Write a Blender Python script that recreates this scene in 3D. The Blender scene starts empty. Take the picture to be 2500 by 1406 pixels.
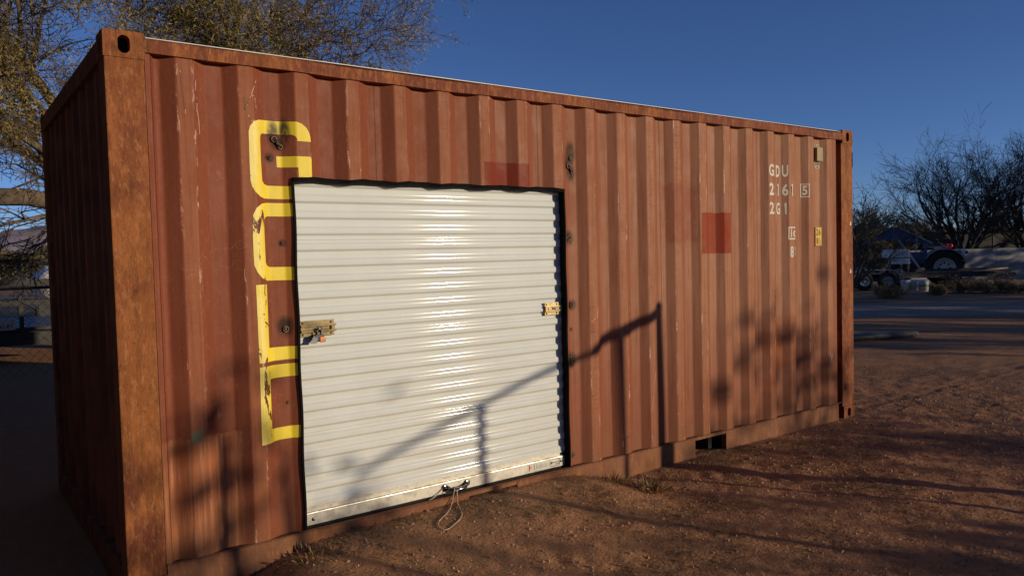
import bpy, bmesh, math, random
import numpy as np
from mathutils import Vector, Matrix, Euler

# ------------------------------------------------------------------ camera, sky, sun
scn = bpy.context.scene
COL = scn.collection
cam_d = bpy.data.cameras.new('camera')
cam = bpy.data.objects.new('camera', cam_d)
COL.objects.link(cam)
scn.camera = cam
CAM = Vector((-0.6376, -3.8165, 1.5554))
RX = Vector((0.8020651, -0.59671416, -0.02497563))
UX = Vector((0.04527892, 0.01905631, 0.99879261))
FX = Vector((0.59551775, 0.80222756, -0.04230297))
m = Matrix(((RX.x, UX.x, -FX.x, CAM.x), (RX.y, UX.y, -FX.y, CAM.y), (RX.z, UX.z, -FX.z, CAM.z), (0, 0, 0, 1)))
cam.matrix_world = m
cam_d.sensor_fit = 'HORIZONTAL'
cam_d.sensor_width = 36.0
cam_d.lens = 36.0 * 1899.4 / 2500.0
cam_d.clip_start = 0.05
cam_d.clip_end = 12000

SUN_EL = math.radians(10.0)
SUN_AZ = math.atan2(0.525, -0.833)          # from +Y towards +X
SDIR = Vector((math.cos(SUN_EL) * math.sin(SUN_AZ), math.cos(SUN_EL) * math.cos(SUN_AZ), math.sin(SUN_EL)))
HX, HY, HZ = SDIR.x / math.cos(SUN_EL), SDIR.y / math.cos(SUN_EL), math.tan(SUN_EL)
world = bpy.data.worlds.new('World')
scn.world = world
world.use_nodes = True
wn = world.node_tree.nodes
wl = world.node_tree.links
wn.clear()
sky = wn.new('ShaderNodeTexSky')
sky.sky_type = 'NISHITA'
sky.sun_disc = False
sky.sun_elevation = SUN_EL
sky.sun_rotation = SUN_AZ
sky.altitude = 700
sky.air_density = 0.7
sky.dust_density = 0.1
sky.ozone_density = 4.4
bg = wn.new('ShaderNodeBackground')
bg.inputs[1].default_value = 0.092
wo = wn.new('ShaderNodeOutputWorld')
wb_ = wn.new('ShaderNodeMix')
wb_.data_type = 'RGBA'
wb_.blend_type = 'MULTIPLY'
wb_.inputs[0].default_value = 1.0
wb_.inputs[7].default_value = (1.04, 0.91, 1.02, 1)
wl.new(sky.outputs[0], wb_.inputs[6])
wl.new(wb_.outputs[2], bg.inputs[0])
wl.new(bg.outputs[0], wo.inputs[0])
sun_d = bpy.data.lights.new('sun', 'SUN')
sun_d.energy = 3.4
sun_d.angle = math.radians(0.55)
sun_d.color = (1.0, 0.81, 0.57)
sun = bpy.data.objects.new('sun', sun_d)
COL.objects.link(sun)
sun.rotation_euler = (-SDIR).to_track_quat('-Z', 'Y').to_euler()
sun.location = (8, -12, 8)
scn.view_settings.view_transform = 'Standard'
scn.view_settings.look = 'None'
scn.view_settings.exposure = 0.0
scn.view_settings.gamma = 1.0

rng = random.Random(7)

# ------------------------------------------------------------------ helpers
class MB:
    def __init__(self):
        self.v, self.f = [], []

    def add(self, vs, fs):
        o = len(self.v)
        self.v.extend(tuple(p) for p in vs)
        self.f.extend(tuple(i + o for i in q) for q in fs)

    def box(self, x0, x1, y0, y1, z0, z1, bev=0.0, M=None):
        if bev:
            bm = bmesh.new()
            bmesh.ops.create_cube(bm, size=1)
            for v in bm.verts:
                v.co = Vector(((x0 + x1) / 2 + v.co.x * (x1 - x0), (y0 + y1) / 2 + v.co.y * (y1 - y0), (z0 + z1) / 2 + v.co.z * (z1 - z0)))
            bmesh.ops.bevel(bm, geom=bm.edges[:], offset=bev, segments=2, affect='EDGES', profile=0.6)
            self.bm(bm, M)
            return
        vs = [Vector(p) for p in ((x0, y0, z0), (x1, y0, z0), (x1, y1, z0), (x0, y1, z0), (x0, y0, z1), (x1, y0, z1), (x1, y1, z1), (x0, y1, z1))]
        if M is not None:
            vs = [M @ p for p in vs]
        self.add(vs, [(0, 3, 2, 1), (4, 5, 6, 7), (0, 1, 5, 4), (1, 2, 6, 5), (2, 3, 7, 6), (3, 0, 4, 7)])

    def bm(self, bm, M=None):
        bm.verts.index_update()
        vs = [(M @ v.co if M is not None else v.co.copy()) for v in bm.verts]
        self.add(vs, [[v.index for v in f.verts] for f in bm.faces])
        bm.free()

    def tube(self, pts, r, n=8, cap=True, r_end=None):
        pts = [Vector(p) for p in pts]
        k = len(pts)
        if not isinstance(r, (list, tuple)):
            r1 = r if r_end is None else r_end
            r = [r + (r1 - r) * i / max(1, k - 1) for i in range(k)]
        up = Vector((0, 0, 1))
        vs, fs = [], []
        prev = None
        for i, p in enumerate(pts):
            d = (pts[min(i + 1, k - 1)] - pts[max(i - 1, 0)])
            d = d.normalized() if d.length > 1e-9 else Vector((0, 0, 1))
            a = prev if prev is not None else (up.cross(d) if abs(d.z) < 0.9 else Vector((1, 0, 0)).cross(d))
            a = a - d * a.dot(d)
            if a.length < 1e-6:
                a = Vector((1, 0, 0)) - d * d.x
            a.normalize()
            prev = a
            b = d.cross(a)
            for j in range(n):
                t = 2 * math.pi * j / n
                vs.append(p + (a * math.cos(t) + b * math.sin(t)) * r[i])
        for i in range(k - 1):
            for j in range(n):
                j2 = (j + 1) % n
                fs.append((i * n + j, i * n + j2, (i + 1) * n + j2, (i + 1) * n + j))
        if cap:
            fs.append(tuple(range(n - 1, -1, -1)))
            fs.append(tuple((k - 1) * n + j for j in range(n)))
        self.add(vs, fs)

    def bar(self, a, b, w, h=None):
        a, b = Vector(a), Vector(b)
        h = h or w
        d = (b - a).normalized()
        s = d.cross(Vector((0, 0, 1)))
        if s.length < 1e-3:
            s = Vector((1, 0, 0))
        s.normalize()
        u = s.cross(d)
        vs = []
        for p in (a, b):
            for i, j in ((-1, -1), (1, -1), (1, 1), (-1, 1)):
                vs.append(p + s * (i * w / 2) + u * (j * h / 2))
        self.add(vs, [(0, 1, 2, 3), (7, 6, 5, 4), (0, 4, 5, 1), (1, 5, 6, 2), (2, 6, 7, 3), (3, 7, 4, 0)])

    def lathe(self, prof, n=24, M=None, axis='Z'):
        vs, fs = [], []
        k = len(prof)
        for r, z in prof:
            for j in range(n):
                t = 2 * math.pi * j / n
                c, s = r * math.cos(t), r * math.sin(t)
                p = Vector((c, s, z)) if axis == 'Z' else (Vector((c, z, s)) if axis == 'Y' else Vector((z, c, s)))
                vs.append(M @ p if M is not None else p)
        for i in range(k - 1):
            for j in range(n):
                j2 = (j + 1) % n
                fs.append((i * n + j, i * n + j2, (i + 1) * n + j2, (i + 1) * n + j))
        self.add(vs, fs)

    def sphere(self, c, r, n=10, sc=(1, 1, 1)):
        c = Vector(c)
        prof = [(math.sin(math.pi * i / n) * r, -math.cos(math.pi * i / n) * r) for i in range(n + 1)]
        self.lathe([(max(p[0], 1e-4), p[1]) for p in prof], n * 2, Matrix.Translation(c) @ Matrix.Diagonal((*sc, 1)))

    def poly(self, pts, ext):
        # closed prism: pts in 3D order, ext = extrusion vector
        ext = Vector(ext)
        n = len(pts)
        a = [Vector(p) for p in pts]
        b = [p + ext for p in a]
        self.add(a + b, [tuple(range(n)), tuple(range(2 * n - 1, n - 1, -1))] + [(i, i + n, (i + 1) % n + n, (i + 1) % n) for i in range(n)])

    def build(self, name, mat, parent=None, smooth=False, label=None):
        me = bpy.data.meshes.new(name)
        me.from_pydata(self.v, [], self.f)
        me.update()
        if mat:
            me.materials.append(mat)
        if smooth:
            me.shade_smooth()
        o = bpy.data.objects.new(name, me)
        COL.objects.link(o)
        if parent is not None:
            o.parent = parent
        if label:
            o['label'] = label
        return o


def fixn(o):
    bm = bmesh.new()
    bm.from_mesh(o.data)
    bmesh.ops.recalc_face_normals(bm, faces=bm.faces[:])
    bm.to_mesh(o.data)
    bm.free()
    return o


def tag(o, label, cat, group=None):
    o['label'] = label
    o['category'] = cat
    if group:
        o['group'] = group
    return o


def thing(name, label, cat, loc=(0, 0, 0), rz=0.0, group=None):
    o = bpy.data.objects.new(name, None)
    COL.objects.link(o)
    o.location = loc
    o.rotation_euler = (0, 0, rz)
    o.empty_display_size = 0.3
    return tag(o, label, cat, group)


def structure(o):
    o['kind'] = 'structure'
    return o


def stuff(o, label, cat):
    o['kind'] = 'stuff'
    return tag(o, label, cat)


def dup(o, parent=None):
    c = o.copy()
    COL.objects.link(c)
    if parent is not None:
        c.parent = parent
    for ch in list(o.children):
        dup(ch, c)
    return c


# ------------------------------------------------------------------ materials
class NT:
    def __init__(self, name, rough=0.6, metal=0.0):
        self.m = bpy.data.materials.new(name)
        self.m.use_nodes = True
        self.t = self.m.node_tree
        self.N, self.L = self.t.nodes, self.t.links
        self.b = self.N['Principled BSDF']
        self.b.inputs['Roughness'].default_value = rough
        self.b.inputs['Metallic'].default_value = metal
        tc = self.N.new('ShaderNodeTexCoord')
        self.obj = tc.outputs['Object']
        self.gen = tc.outputs['Generated']

    def put(self, s, v):
        if hasattr(v, 'links'):
            self.L.new(v, s)
        else:
            s.default_value = v

    def mapv(self, scale=(1, 1, 1), loc=(0, 0, 0), src=None):
        n = self.N.new('ShaderNodeMapping')
        n.inputs['Scale'].default_value = scale
        n.inputs['Location'].default_value = loc
        self.L.new(src or self.obj, n.inputs[0])
        return n.outputs[0]

    def noise(self, sc, detail=4, rough=0.55, scale=(1, 1, 1), loc=(0, 0, 0), dist=0.0, col=False):
        n = self.N.new('ShaderNodeTexNoise')
        n.inputs['Scale'].default_value = sc
        n.inputs['Detail'].default_value = detail
        n.inputs['Roughness'].default_value = rough
        n.inputs['Distortion'].default_value = dist
        self.L.new(self.mapv(scale, loc), n.inputs[0])
        return n.outputs[1 if col else 0]

    def vor(self, sc, scale=(1, 1, 1), loc=(0, 0, 0), feat='F1'):
        n = self.N.new('ShaderNodeTexVoronoi')
        n.feature = feat
        n.inputs['Scale'].default_value = sc
        self.L.new(self.mapv(scale, loc), n.inputs['Vector'])
        return n.outputs['Distance']

    def ramp(self, f, a, b, lo=0.0, hi=1.0, smooth=True):
        n = self.N.new('ShaderNodeMapRange')
        n.interpolation_type = 'SMOOTHSTEP' if smooth else 'LINEAR'
        self.put(n.inputs[0], f)
        n.inputs[1].default_value = a
        n.inputs[2].default_value = b
        n.inputs[3].default_value = lo
        n.inputs[4].default_value = hi
        return n.outputs[0]

    def math(self, op, a, b=0.0, c=0.0):
        n = self.N.new('ShaderNodeMath')
        n.operation = op
        self.put(n.inputs[0], a)
        self.put(n.inputs[1], b)
        self.put(n.inputs[2], c)
        return n.outputs[0]

    def mix(self, f, a, b, mode='MIX'):
        n = self.N.new('ShaderNodeMix')
        n.data_type = 'RGBA'
        n.blend_type = mode
        self.put(n.inputs[0], f)
        for s, v in ((n.inputs[6], a), (n.inputs[7], b)):
            if hasattr(v, 'links'):
                self.L.new(v, s)
            else:
                s.default_value = (*v[:3], 1)
        return n.outputs[2]

    def xyz(self):
        n = self.N.new('ShaderNodeSeparateXYZ')
        self.L.new(self.obj, n.inputs[0])
        return n.outputs

    def dist(self, p, scale=(1, 1, 1)):
        n = self.N.new('ShaderNodeVectorMath')
        n.operation = 'DISTANCE'
        self.L.new(self.mapv(scale), n.inputs[0])
        n.inputs[1].default_value = (p[0] * scale[0], p[1] * scale[1], p[2] * scale[2])
        return n.outputs['Value']

    def color(self, c):
        if hasattr(c, 'links'):
            self.L.new(c, self.b.inputs['Base Color'])
        else:
            self.b.inputs['Base Color'].default_value = (*c, 1)

    def rough(self, r):
        self.put(self.b.inputs['Roughness'], r)

    def bump(self, h, dist=0.01, strength=1.0, prev=None):
        n = self.N.new('ShaderNodeBump')
        n.inputs['Strength'].default_value = strength
        n.inputs['Distance'].default_value = dist
        self.L.new(h, n.inputs['Height'])
        if prev is not None:
            self.L.new(prev, n.inputs['Normal'])
        self.L.new(n.outputs[0], self.b.inputs['Normal'])
        return n.outputs[0]


def simple(name, c, rough=0.6, metal=0.0, var=0.25, sc=12.0, bump=0.0):
    t = NT(name, rough, metal)
    n = t.noise(sc, 5)
    a = tuple(x * (1 - var) for x in c)
    b = tuple(min(1, x * (1 + var)) for x in c)
    t.color(t.mix(t.ramp(n, .3, .7), a, b))
    if bump:
        t.bump(t.noise(sc * 3, 4), bump, 0.6)
    return t.m


# corrugation of the long wall
PER, X0 = 0.28235, 0.237
SL, OUT = 0.065, 0.072
YO, YI = 0.012, 0.052
WX0, WX1 = 0.170, 5.80
corners = [(WX0, YO), (0.170 + 0.006, YO)]
corners = [(WX0, YO), (0.187, YO)]
corners += [(0.205, YI)] if False else []
pts = []
for k in range(0, 20):
    a = X0 + k * PER
    pts += [(a, YI), (a + SL, YO), (a + SL + OUT, YO), (a + 2 * SL + OUT, YI)]
pts = [p for p in pts if p[0] < WX1 - 0.02]
# first flat by the post is an outer flat with its own slope inward
PROF = [(WX0, YO), (0.192, YO), (0.215, YI)] + pts
if PROF[-1][0] < WX1:
    if PROF[-1][1] == YI:
        PROF = PROF[:-1]
    PROF.append((WX1, PROF[-1][1]))


def fillet(P, r=0.008, n=4):
    out = [P[0]]
    for i in range(1, len(P) - 1):
        p0, p, p1 = Vector(P[i - 1]), Vector(P[i]), Vector(P[i + 1])
        d0, d1 = (p0 - p), (p1 - p)
        k = min(r, d0.length * .45, d1.length * .45)
        a, b = p + d0.normalized() * k, p + d1.normalized() * k
        for j in range(n + 1):
            t = j / n
            q = a * (1 - t) ** 2 + p * 2 * t * (1 - t) + b * t * t
            out.append((q.x, q.y))
    out.append(P[-1])
    return out


FP = fillet(PROF)
FPX = np.array([p[0] for p in FP])
FPY = np.array([p[1] for p in FP])


def wall_y(x):
    return float(np.interp(x, FPX, FPY))


SCORCH = [((0.760, .03, 2.195), (1.3, .25, .62), .055), ((0.815, .03, 2.205), (1.5, .25, .6), .055), ((0.785, .03, 2.150), (1, .25, 1), .055), ((0.738, .03, 2.072), (1, .25, 1), .035),
          ((0.788, .03, 1.644), (1, .25, 1), .028), ((0.789, .03, 1.222), (1, .25, .8), .06), ((0.788, .03, .832), (1, .25, 1), .016),
          ((2.733, .03, 2.21), (1, .25, .55), .055), ((2.712, .03, 2.15), (1, .25, .7), .06), ((2.733, .03, 2.08), (1, .25, .7), .05), ((2.704, .03, 1.658), (1, .25, .8), .055),
          ((2.718, .03, 1.218), (1, .25, 1), .05), ((2.709, .03, 1.058), (1, .25, 1), .02), ((2.704, .03, .857), (1, .25, .7), .055), ((2.70, .03, .228), (1, .25, 1), .03)]


def scorch_mask(t):
    s = None
    for p, sc, r in SCORCH:
        d = t.ramp(t.dist(p, sc), r * .35, r, 1.0, 0.0)
        s = d if s is None else t.math('MAXIMUM', s, d)
    n = t.noise(40, 4, .6, (1, 1, .5))
    return t.math('MULTIPLY', s, t.ramp(n, .25, .55, .45, 1.0))


def box_mask(t, x0, x1, z0, z1, soft=.004, wob=.02, wsc=(6, 6, 14)):
    X, Y, Z = t.xyz()
    n = t.math('SUBTRACT', t.noise(5, 5, .65, wsc), .5)
    xx = t.math('MULTIPLY_ADD', n, wob, X)
    zz = t.math('MULTIPLY_ADD', n, -wob * 1.4, Z)
    a = t.ramp(xx, x0 - soft, x0 + soft)
    b = t.ramp(xx, x1 - soft, x1 + soft, 1, 0)
    c = t.ramp(zz, z0 - soft, z0 + soft)
    d = t.ramp(zz, z1 - soft, z1 + soft, 1, 0)
    return t.math('MULTIPLY', t.math('MULTIPLY', a, b), t.math('MULTIPLY', c, d))


def wall_paint_nodes(t, marks=True):
    X, Y, Z = t.xyz()
    big = t.noise(1.1, 3, .5, (1, 1, .6))
    base = t.mix(t.ramp(big, .3, .7), (.205, .060, .031), (.250, .078, .041))
    # chalky fading, stronger towards the far end of the wall
    fade = t.math('MULTIPLY', t.ramp(X, .6, 4.5), t.ramp(t.noise(2.3, 4, .6, (1, 1, .35), (3, 0, 0)), .2, .75, .55, 1.0))
    fade = t.math('MULTIPLY', fade, t.ramp(Z, .15, 1.3, .25, 1.0))
    base = t.mix(fade, base, (.365, .185, .110))
    # phase of the corrugation
    ph = t.math('FRACT', t.math('DIVIDE', t.math('SUBTRACT', X, X0 - 20 * PER), PER))
    outer = t.math('MULTIPLY', t.ramp(ph, .228, .245), t.ramp(ph, .482, .495, 1, 0))
    rs = t.math('MULTIPLY', t.ramp(ph, .482, .495), t.ramp(ph, .72, .735, 1, 0))
    wornn = t.noise(7, 5, .65, (1, 1, .35))
    base = t.mix(t.math('MULTIPLY', outer, t.ramp(wornn, .3, .75, .28, .5)), base, (.38, .148, .066))
    base = t.mix(t.math('MULTIPLY', rs, .5), base, (.21, .055, .026))
    # fine grain and vertical streaking
    g = t.noise(14, 6, .7, (3.2, 1, .12))
    base = t.mix(t.ramp(g, .42, .75, 0, .6), base, (.16, .042, .02))
    g2 = t.noise(60, 5, .7, (1, 1, .5), (5, 1, 2))
    base = t.mix(t.ramp(g2, .5, .85, 0, .35), base, (.42, .2, .12))
    # horizontal scuffs on the ridges
    scm = t.math('MULTIPLY', t.ramp(t.noise(1.6, 3, .6, (1, 1, .8), (6, 1, 3)), .40, .62), t.math('MULTIPLY', t.ramp(X, .7, 1.3, .25, 1), t.ramp(X, 3.6, 5.0, 1, .35)))
    sc = t.noise(9, 6, .75, (.8, 1, 9), (2, 2, 2))
    base = t.mix(t.math('MULTIPLY', t.math('MULTIPLY', outer, scm), t.ramp(sc, .57, .64, 0, .7)), base, (.13, .04, .022))
    sc2 = t.noise(11, 6, .75, (1, 1, 7), (9, 2, 2))
    base = t.mix(t.math('MULTIPLY', t.math('MULTIPLY', outer, scm), t.ramp(sc2, .57, .65, 0, .5)), base, (.5, .27, .17))
    # pale scratches along the folded edges
    e1 = t.ramp(t.math('ABSOLUTE', t.math('SUBTRACT', ph, .237)), .012, .03, 1, 0)
    e2 = t.ramp(t.math('ABSOLUTE', t.math('SUBTRACT', ph, .492)), .016, .038, 1, 0)
    e = t.math('MAXIMUM', e1, e2)
    en = t.noise(22, 6, .75, (1.6, 1, .32), (1, 4, 2))
    en2 = t.noise(1.4, 3, .6, (1.5, 1, 1), (8, 4, 2))
    ef = t.math('MULTIPLY', t.math('MULTIPLY', e, t.ramp(en, .545, .615)), t.ramp(en2, .42, .58))
    base = t.mix(t.math('MULTIPLY', ef, .85), base, (.62, .40, .30))
    # thin scribbled scratches
    vv = t.N.new('ShaderNodeTexVoronoi')
    vv.feature = 'DISTANCE_TO_EDGE'
    vv.inputs['Scale'].default_value = 3.1
    nn = t.N.new('ShaderNodeVectorMath')
    nn.operation = 'ADD'
    t.L.new(t.mapv((1.4, 1, .8)), nn.inputs[0])
    sc3 = t.N.new('ShaderNodeVectorMath')
    sc3.operation = 'SCALE'
    sc3.inputs['Scale'].default_value = .9
    t.L.new(t.noise(2.2, 3, .6, col=True), sc3.inputs[0])
    t.L.new(sc3.outputs[0], nn.inputs[1])
    t.L.new(nn.outputs[0], vv.inputs['Vector'])
    vl = t.ramp(vv.outputs['Distance'], .002, .009, 1, 0)
    vl = t.math('MULTIPLY', vl, t.ramp(t.noise(2.6, 4, .7, (1, 1, 1), (4, 4, 9)), .58, .66))
    base = t.mix(t.math('MULTIPLY', vl, .18), base, (.55, .32, .23))
    # rust freckles
    r = t.noise(26, 6, .8, (1, 1, .8), (3, 8, 1))
    base = t.mix(t.ramp(r, .66, .72), base, (.055, .02, .012))
    if marks:
        p1 = box_mask(t, 2.02, 2.372, 1.95, 2.118)
        p2 = box_mask(t, 3.985, 4.335, 1.528, 1.838)
        p3 = t.math('MULTIPLY', box_mask(t, 3.62, 3.94, 1.62, 2.05, .03, .16, (4, 4, 4)), .55)
        br = t.ramp(t.noise(14, 5, .65, (1, 1, .12), (3, 9, 4)), .25, .7, .72, 1)
        p1, p2 = t.math('MULTIPLY', p1, br), t.math('MULTIPLY', p2, br)
        base = t.mix(p1, base, (.19, .028, .014))
        base = t.mix(p2, base, (.25, .034, .011))
        base = t.mix(p3, base, (.24, .062, .034))
        p4 = box_mask(t, .15, .545, .12, .727, .008, .03)
        st = t.noise(16, 4, .6, (4, 1, .15), (1, 7, 2))
        base = t.mix(t.math('MULTIPLY', p4, t.ramp(st, .25, .75, .55, 1)), base, t.mix(t.ramp(st, .45, .7), (.33, .115, .05), (.46, .2, .1)))
        p5 = box_mask(t, .302, .358, .705, .765, .004, .01)
        base = t.mix(p5, base, (.16, .13, .085))
        # rust bloom low on the far end
        bl = t.math('MULTIPLY', t.ramp(t.dist((5.0, .03, .62), (1, .2, .8)), .1, .48, 1, 0), t.ramp(t.noise(6, 5, .7, (1, 1, .6)), .42, .62))
        base = t.mix(t.math('MULTIPLY', bl, .8), base, (.30, .075, .018))
        bl2 = t.math('MULTIPLY', t.ramp(t.dist((5.35, .03, .28), (1, .2, .7)), .05, .5, 1, 0), t.ramp(t.noise(5, 5, .7, (1, 1, .5), (2, 2, 2)), .45, .6))
        base = t.mix(t.math('MULTIPLY', bl2, .7), base, (.075, .03, .018))
        # weld seam lines between the wall sheets
        for sx in (.196, 1.33, 2.462, 3.58, 4.715):
            ln = t.ramp(t.math('ABSOLUTE', t.math('SUBTRACT', X, sx)), .0015, .0035, 1, 0)
            base = t.mix(t.math('MULTIPLY', ln, .8), base, (.045, .016, .01))
        base = t.mix(t.math('MULTIPLY', scorch_mask(t), .92), base, (.022, .016, .011))
    # dust near the bottom
    dz = t.math('MULTIPLY', t.ramp(Z, .12, .55, .55, 0), t.ramp(t.noise(9, 5, .6, (1, 1, .4)), .3, .7, .3, 1))
    base = t.mix(dz, base, (.2, .095, .05))
    return base


def mat_wall():
    t = NT('container_paint', .5)
    t.color(wall_paint_nodes(t))
    t.rough(t.ramp(t.noise(8, 5), .3, .7, .5, .72))
    t.b.inputs['Specular IOR Level'].default_value = .16
    h = t.noise(3.2, 3, .5, (1, 1, .5))
    b = t.bump(h, .018, .35)
    t.bump(t.noise(70, 5, .7), .0016, .5, b)
    return t.m


def mat_rust(name='rusted_paint', amt=.5, dusty=0.0):
    t = NT(name, .75)
    X, Y, Z = t.xyz()
    n1 = t.noise(1.7, 6, .7, (1.3, 1, .6), (2, 2, 7))
    n2 = t.noise(34, 7, .8, (1.3, 1, .42), (3, 1, 0))
    n3 = t.noise(85, 5, .75, (1, 1, .6))
    n4 = t.noise(11, 7, .78, (1.2, 1, .35), (5, 5, 1))
    c = t.mix(t.ramp(n1, .58 - amt * .25, .74 - amt * .2), (.175, .046, .025), (.255, .088, .024))
    c = t.mix(t.ramp(n4, .49, .60, 0, .85), c, (.33, .118, .036))
    c = t.mix(t.ramp(n4, .48, .36, 0, .7), c, (.115, .036, .015))
    c = t.mix(t.ramp(n2, .52, .62, 0, .6), c, (.42, .185, .075))
    c = t.mix(t.ramp(n2, .45, .34, 0, .65), c, (.10, .034, .014))
    c = t.mix(t.ramp(n3, .58, .70, 0, .8), c, (.06, .022, .010))
    sp = t.noise(26, 7, .85, (1.5, 1, .22), (8, 3, 1))
    c = t.mix(t.math('MULTIPLY', t.ramp(sp, .60, .66, 0, .7), t.ramp(t.noise(2.2, 3), .4, .6)), c, (.50, .27, .15))
    st = t.noise(9, 5, .7, (3, 3, .10), (4, 4, 1))
    c = t.mix(t.ramp(st, .52, .72, 0, .5), c, (.085, .03, .013))
    if dusty:
        c = t.mix(t.ramp(t.noise(6, 5), .3, .7, dusty * .6, dusty), c, (.24, .13, .068))
    t.color(c)
    b = t.bump(n2, .004, .7)
    t.bump(n3, .002, .6, b)
    t.b.inputs['Specular IOR Level'].default_value = .25
    return t.m


def mat_letter(name, col, chip, zone=True):
    t = NT(name, .5)
    X, Y, Z = t.xyz()
    c = t.mix(t.ramp(t.noise(9, 5, .6, (1, 1, .4)), .3, .7), tuple(x * .86 for x in col), col)
    n = t.noise(11, 7, .72, (1.5, 1, .5), (2, 5, 1), .8)
    if zone:
        # stroke on the exposed fold is scraped much harder
        th = t.math('ADD', t.ramp(X, .688, .71, 0, .12), t.ramp(Z, 1.72, 1.9, 0, .05))
        nn = t.math('SUBTRACT', n, th)
        chipm = t.ramp(nn, chip, chip + .02)
        pale = t.math('MULTIPLY', t.ramp(X, .66, .70, 1, 0), t.ramp(t.noise(20, 6, .7, (1, 1, .3)), .4, .6, .25, .8))
        c = t.mix(pale, c, (.90, .77, .28))
        fine = t.ramp(t.noise(45, 6, .8, (1.2, 1, .3), (7, 7, 2)), .66, .7)
        chipm = t.math('MAXIMUM', chipm, t.math('MULTIPLY', fine, t.ramp(X, .66, .72, 1, .25)))
    else:
        chipm = t.ramp(n, chip, chip + .03)
    c = t.mix(chipm, c, (.13, .04, .022))
    if zone:
        c = t.mix(t.math('MULTIPLY', scorch_mask(t), .92), c, (.022, .016, .011))
    t.color(c)
    t.b.inputs['Specular IOR Level'].default_value = .3
    return t.m


M = {}
M['wall'] = mat_wall()
M['post'] = mat_rust('rusted_post', .75)
M['rail'] = mat_rust('rusted_rail', .35)
M['sill'] = mat_rust('dusty_rail', .25, .6)
M['yellow'] = mat_letter('yellow_paint', (.86, .68, .055), .555)
M['white_mark'] = mat_letter('white_marking', (.68, .62, .52), .665, False)
M['dark_wall'] = simple('end_wall_paint', (.06, .022, .013), .7, 0, .3, 5)
M['endp'] = simple('end_panel_paint', (.20, .058, .030), .65, 0, .35, 4)
M['black'] = simple('black_rubber', (.0055, .0055, .0065), .7, 0, .3, 30)
M['black'].node_tree.nodes['Principled BSDF'].inputs['Specular IOR Level'].default_value = .06
M['roofw'] = simple('roof_coating', (.62, .6, .56), .5, 0, .12, 4)
M['weld'] = simple('weld_steel', (.14, .095, .065), .5, .7, .6, 60, .003)
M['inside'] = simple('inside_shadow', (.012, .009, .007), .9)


def mat_door():
    t = NT('white_door_paint', .28)
    X, Y, Z = t.xyz()
    n = t.noise(3, 4, .6, (1, 1, .7))
    c = t.mix(t.ramp(n, .3, .7), (.63, .675, .66), (.67, .715, .70))
    d = t.math('MULTIPLY', t.ramp(Z, .2, 1.6, .55, .05), t.ramp(t.noise(14, 6, .7, (.35, 1, 2.2)), .38, .72))
    c = t.mix(d, c, (.60, .55, .46))
    sp = t.noise(55, 5, .8, (1, 1, 1))
    c = t.mix(t.ramp(sp, .72, .76, 0, .5), c, (.36, .3, .23))
    t.color(c)
    t.rough(t.ramp(t.noise(20, 4, .6, (.2, 1, 1.5)), .3, .7, .52, .64))
    t.b.inputs['Coat Weight'].default_value = .5
    t.b.inputs['Coat Roughness'].default_value = .09
    t.b.inputs['Specular IOR Level'].default_value = .1
    return t.m


M['door'] = mat_door()


def mat_galv(name, c, rough=.35, metal=.7):
    t = NT(name, rough, metal)
    v = t.vor(38)
    n = t.noise(12, 5)
    col = t.mix(t.ramp(v, .1, .7), tuple(x * .85 for x in c), c)
    col = t.mix(t.ramp(n, .45, .7, 0, .35), col, tuple(x * .6 for x in c))
    t.color(col)
    t.rough(t.ramp(n, .3, .7, rough * .8, rough * 1.4))
    return t.m


M['galv'] = mat_galv('galvanised_steel', (.62, .60, .53), .42, .55)
M['brass'] = mat_galv('zinc_plated_latch', (.30, .235, .125), .36, .9)
M['brassd'] = mat_galv('darker_latch', (.17, .135, .075), .42, .85)  # darker latch metal, used on the left bolt
M['chrome'] = mat_galv('polished_handle', (.22, .215, .21), .2, 1.0)
M['rope'] = simple('rope_fibre', (.42, .33, .24), .9, 0, .3, 60, .002)
M['padlock'] = simple('padlock_jacket', (.035, .042, .055), .4, 0, .2, 30)
M['copper'] = simple('copper_lock_face', (.45, .16, .06), .4, .6, .3, 40)
M['ylabel'] = simple('yellow_sign', (.66, .42, .03), .5, 0, .12, 9)
M['ink'] = simple('black_ink', (.02, .018, .015), .6)
M['redink'] = simple('red_ink', (.5, .04, .03), .6)
M['stick'] = simple('sticker_paper', (.66, .65, .56), .5, 0, .06)
M['greyink'] = simple('grey_ink', (.3, .29, .26), .6)
M['ventp'] = simple('vent_paint', (.30, .23, .12), .6, 0, .15, 10)
M['bark'] = simple('mesquite_bark', (.12, .088, .06), .9, 0, .45, 8, .02)
M['barkd'] = simple('dark_bark', (.08, .064, .052), .9, 0, .4, 4)
M['barkg'] = simple('pale_twigs', (.12, .095, .065), .9, 0, .4, 4)
M['wood'] = simple('weathered_wood', (.26, .16, .09), .8, 0, .35, 7, .01)
M['woodn'] = simple('new_lumber', (.55, .36, .18), .7, 0, .25, 9)
M['trailer'] = simple('trailer_steel', (.035, .035, .036), .5, .3, .4, 8)
M['bluep'] = simple('tractor_blue', (.04, .075, .16), .4, .1, .3, 6)
M['greyp'] = simple('tractor_grey', (.25, .26, .27), .5, .1, .2, 6)
M['whitep'] = simple('white_plastic', (.72, .70, .66), .5, 0, .12, 8)
M['rimw'] = simple('rim_paint', (.52, .5, .46), .5, .1, .25, 14)
M['tyre'] = simple('tyre_rubber', (.018, .017, .017), .85, 0, .3, 20)
M['red'] = simple('red_lens', (.6, .02, .015), .3, 0, .1)
M['fender'] = mat_galv('bare_fender', (.5, .5, .5), .4, .5)
M['concrete'] = simple('grey_wall_panel', (.27, .275, .28), .85, 0, .22, 2.5)
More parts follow.
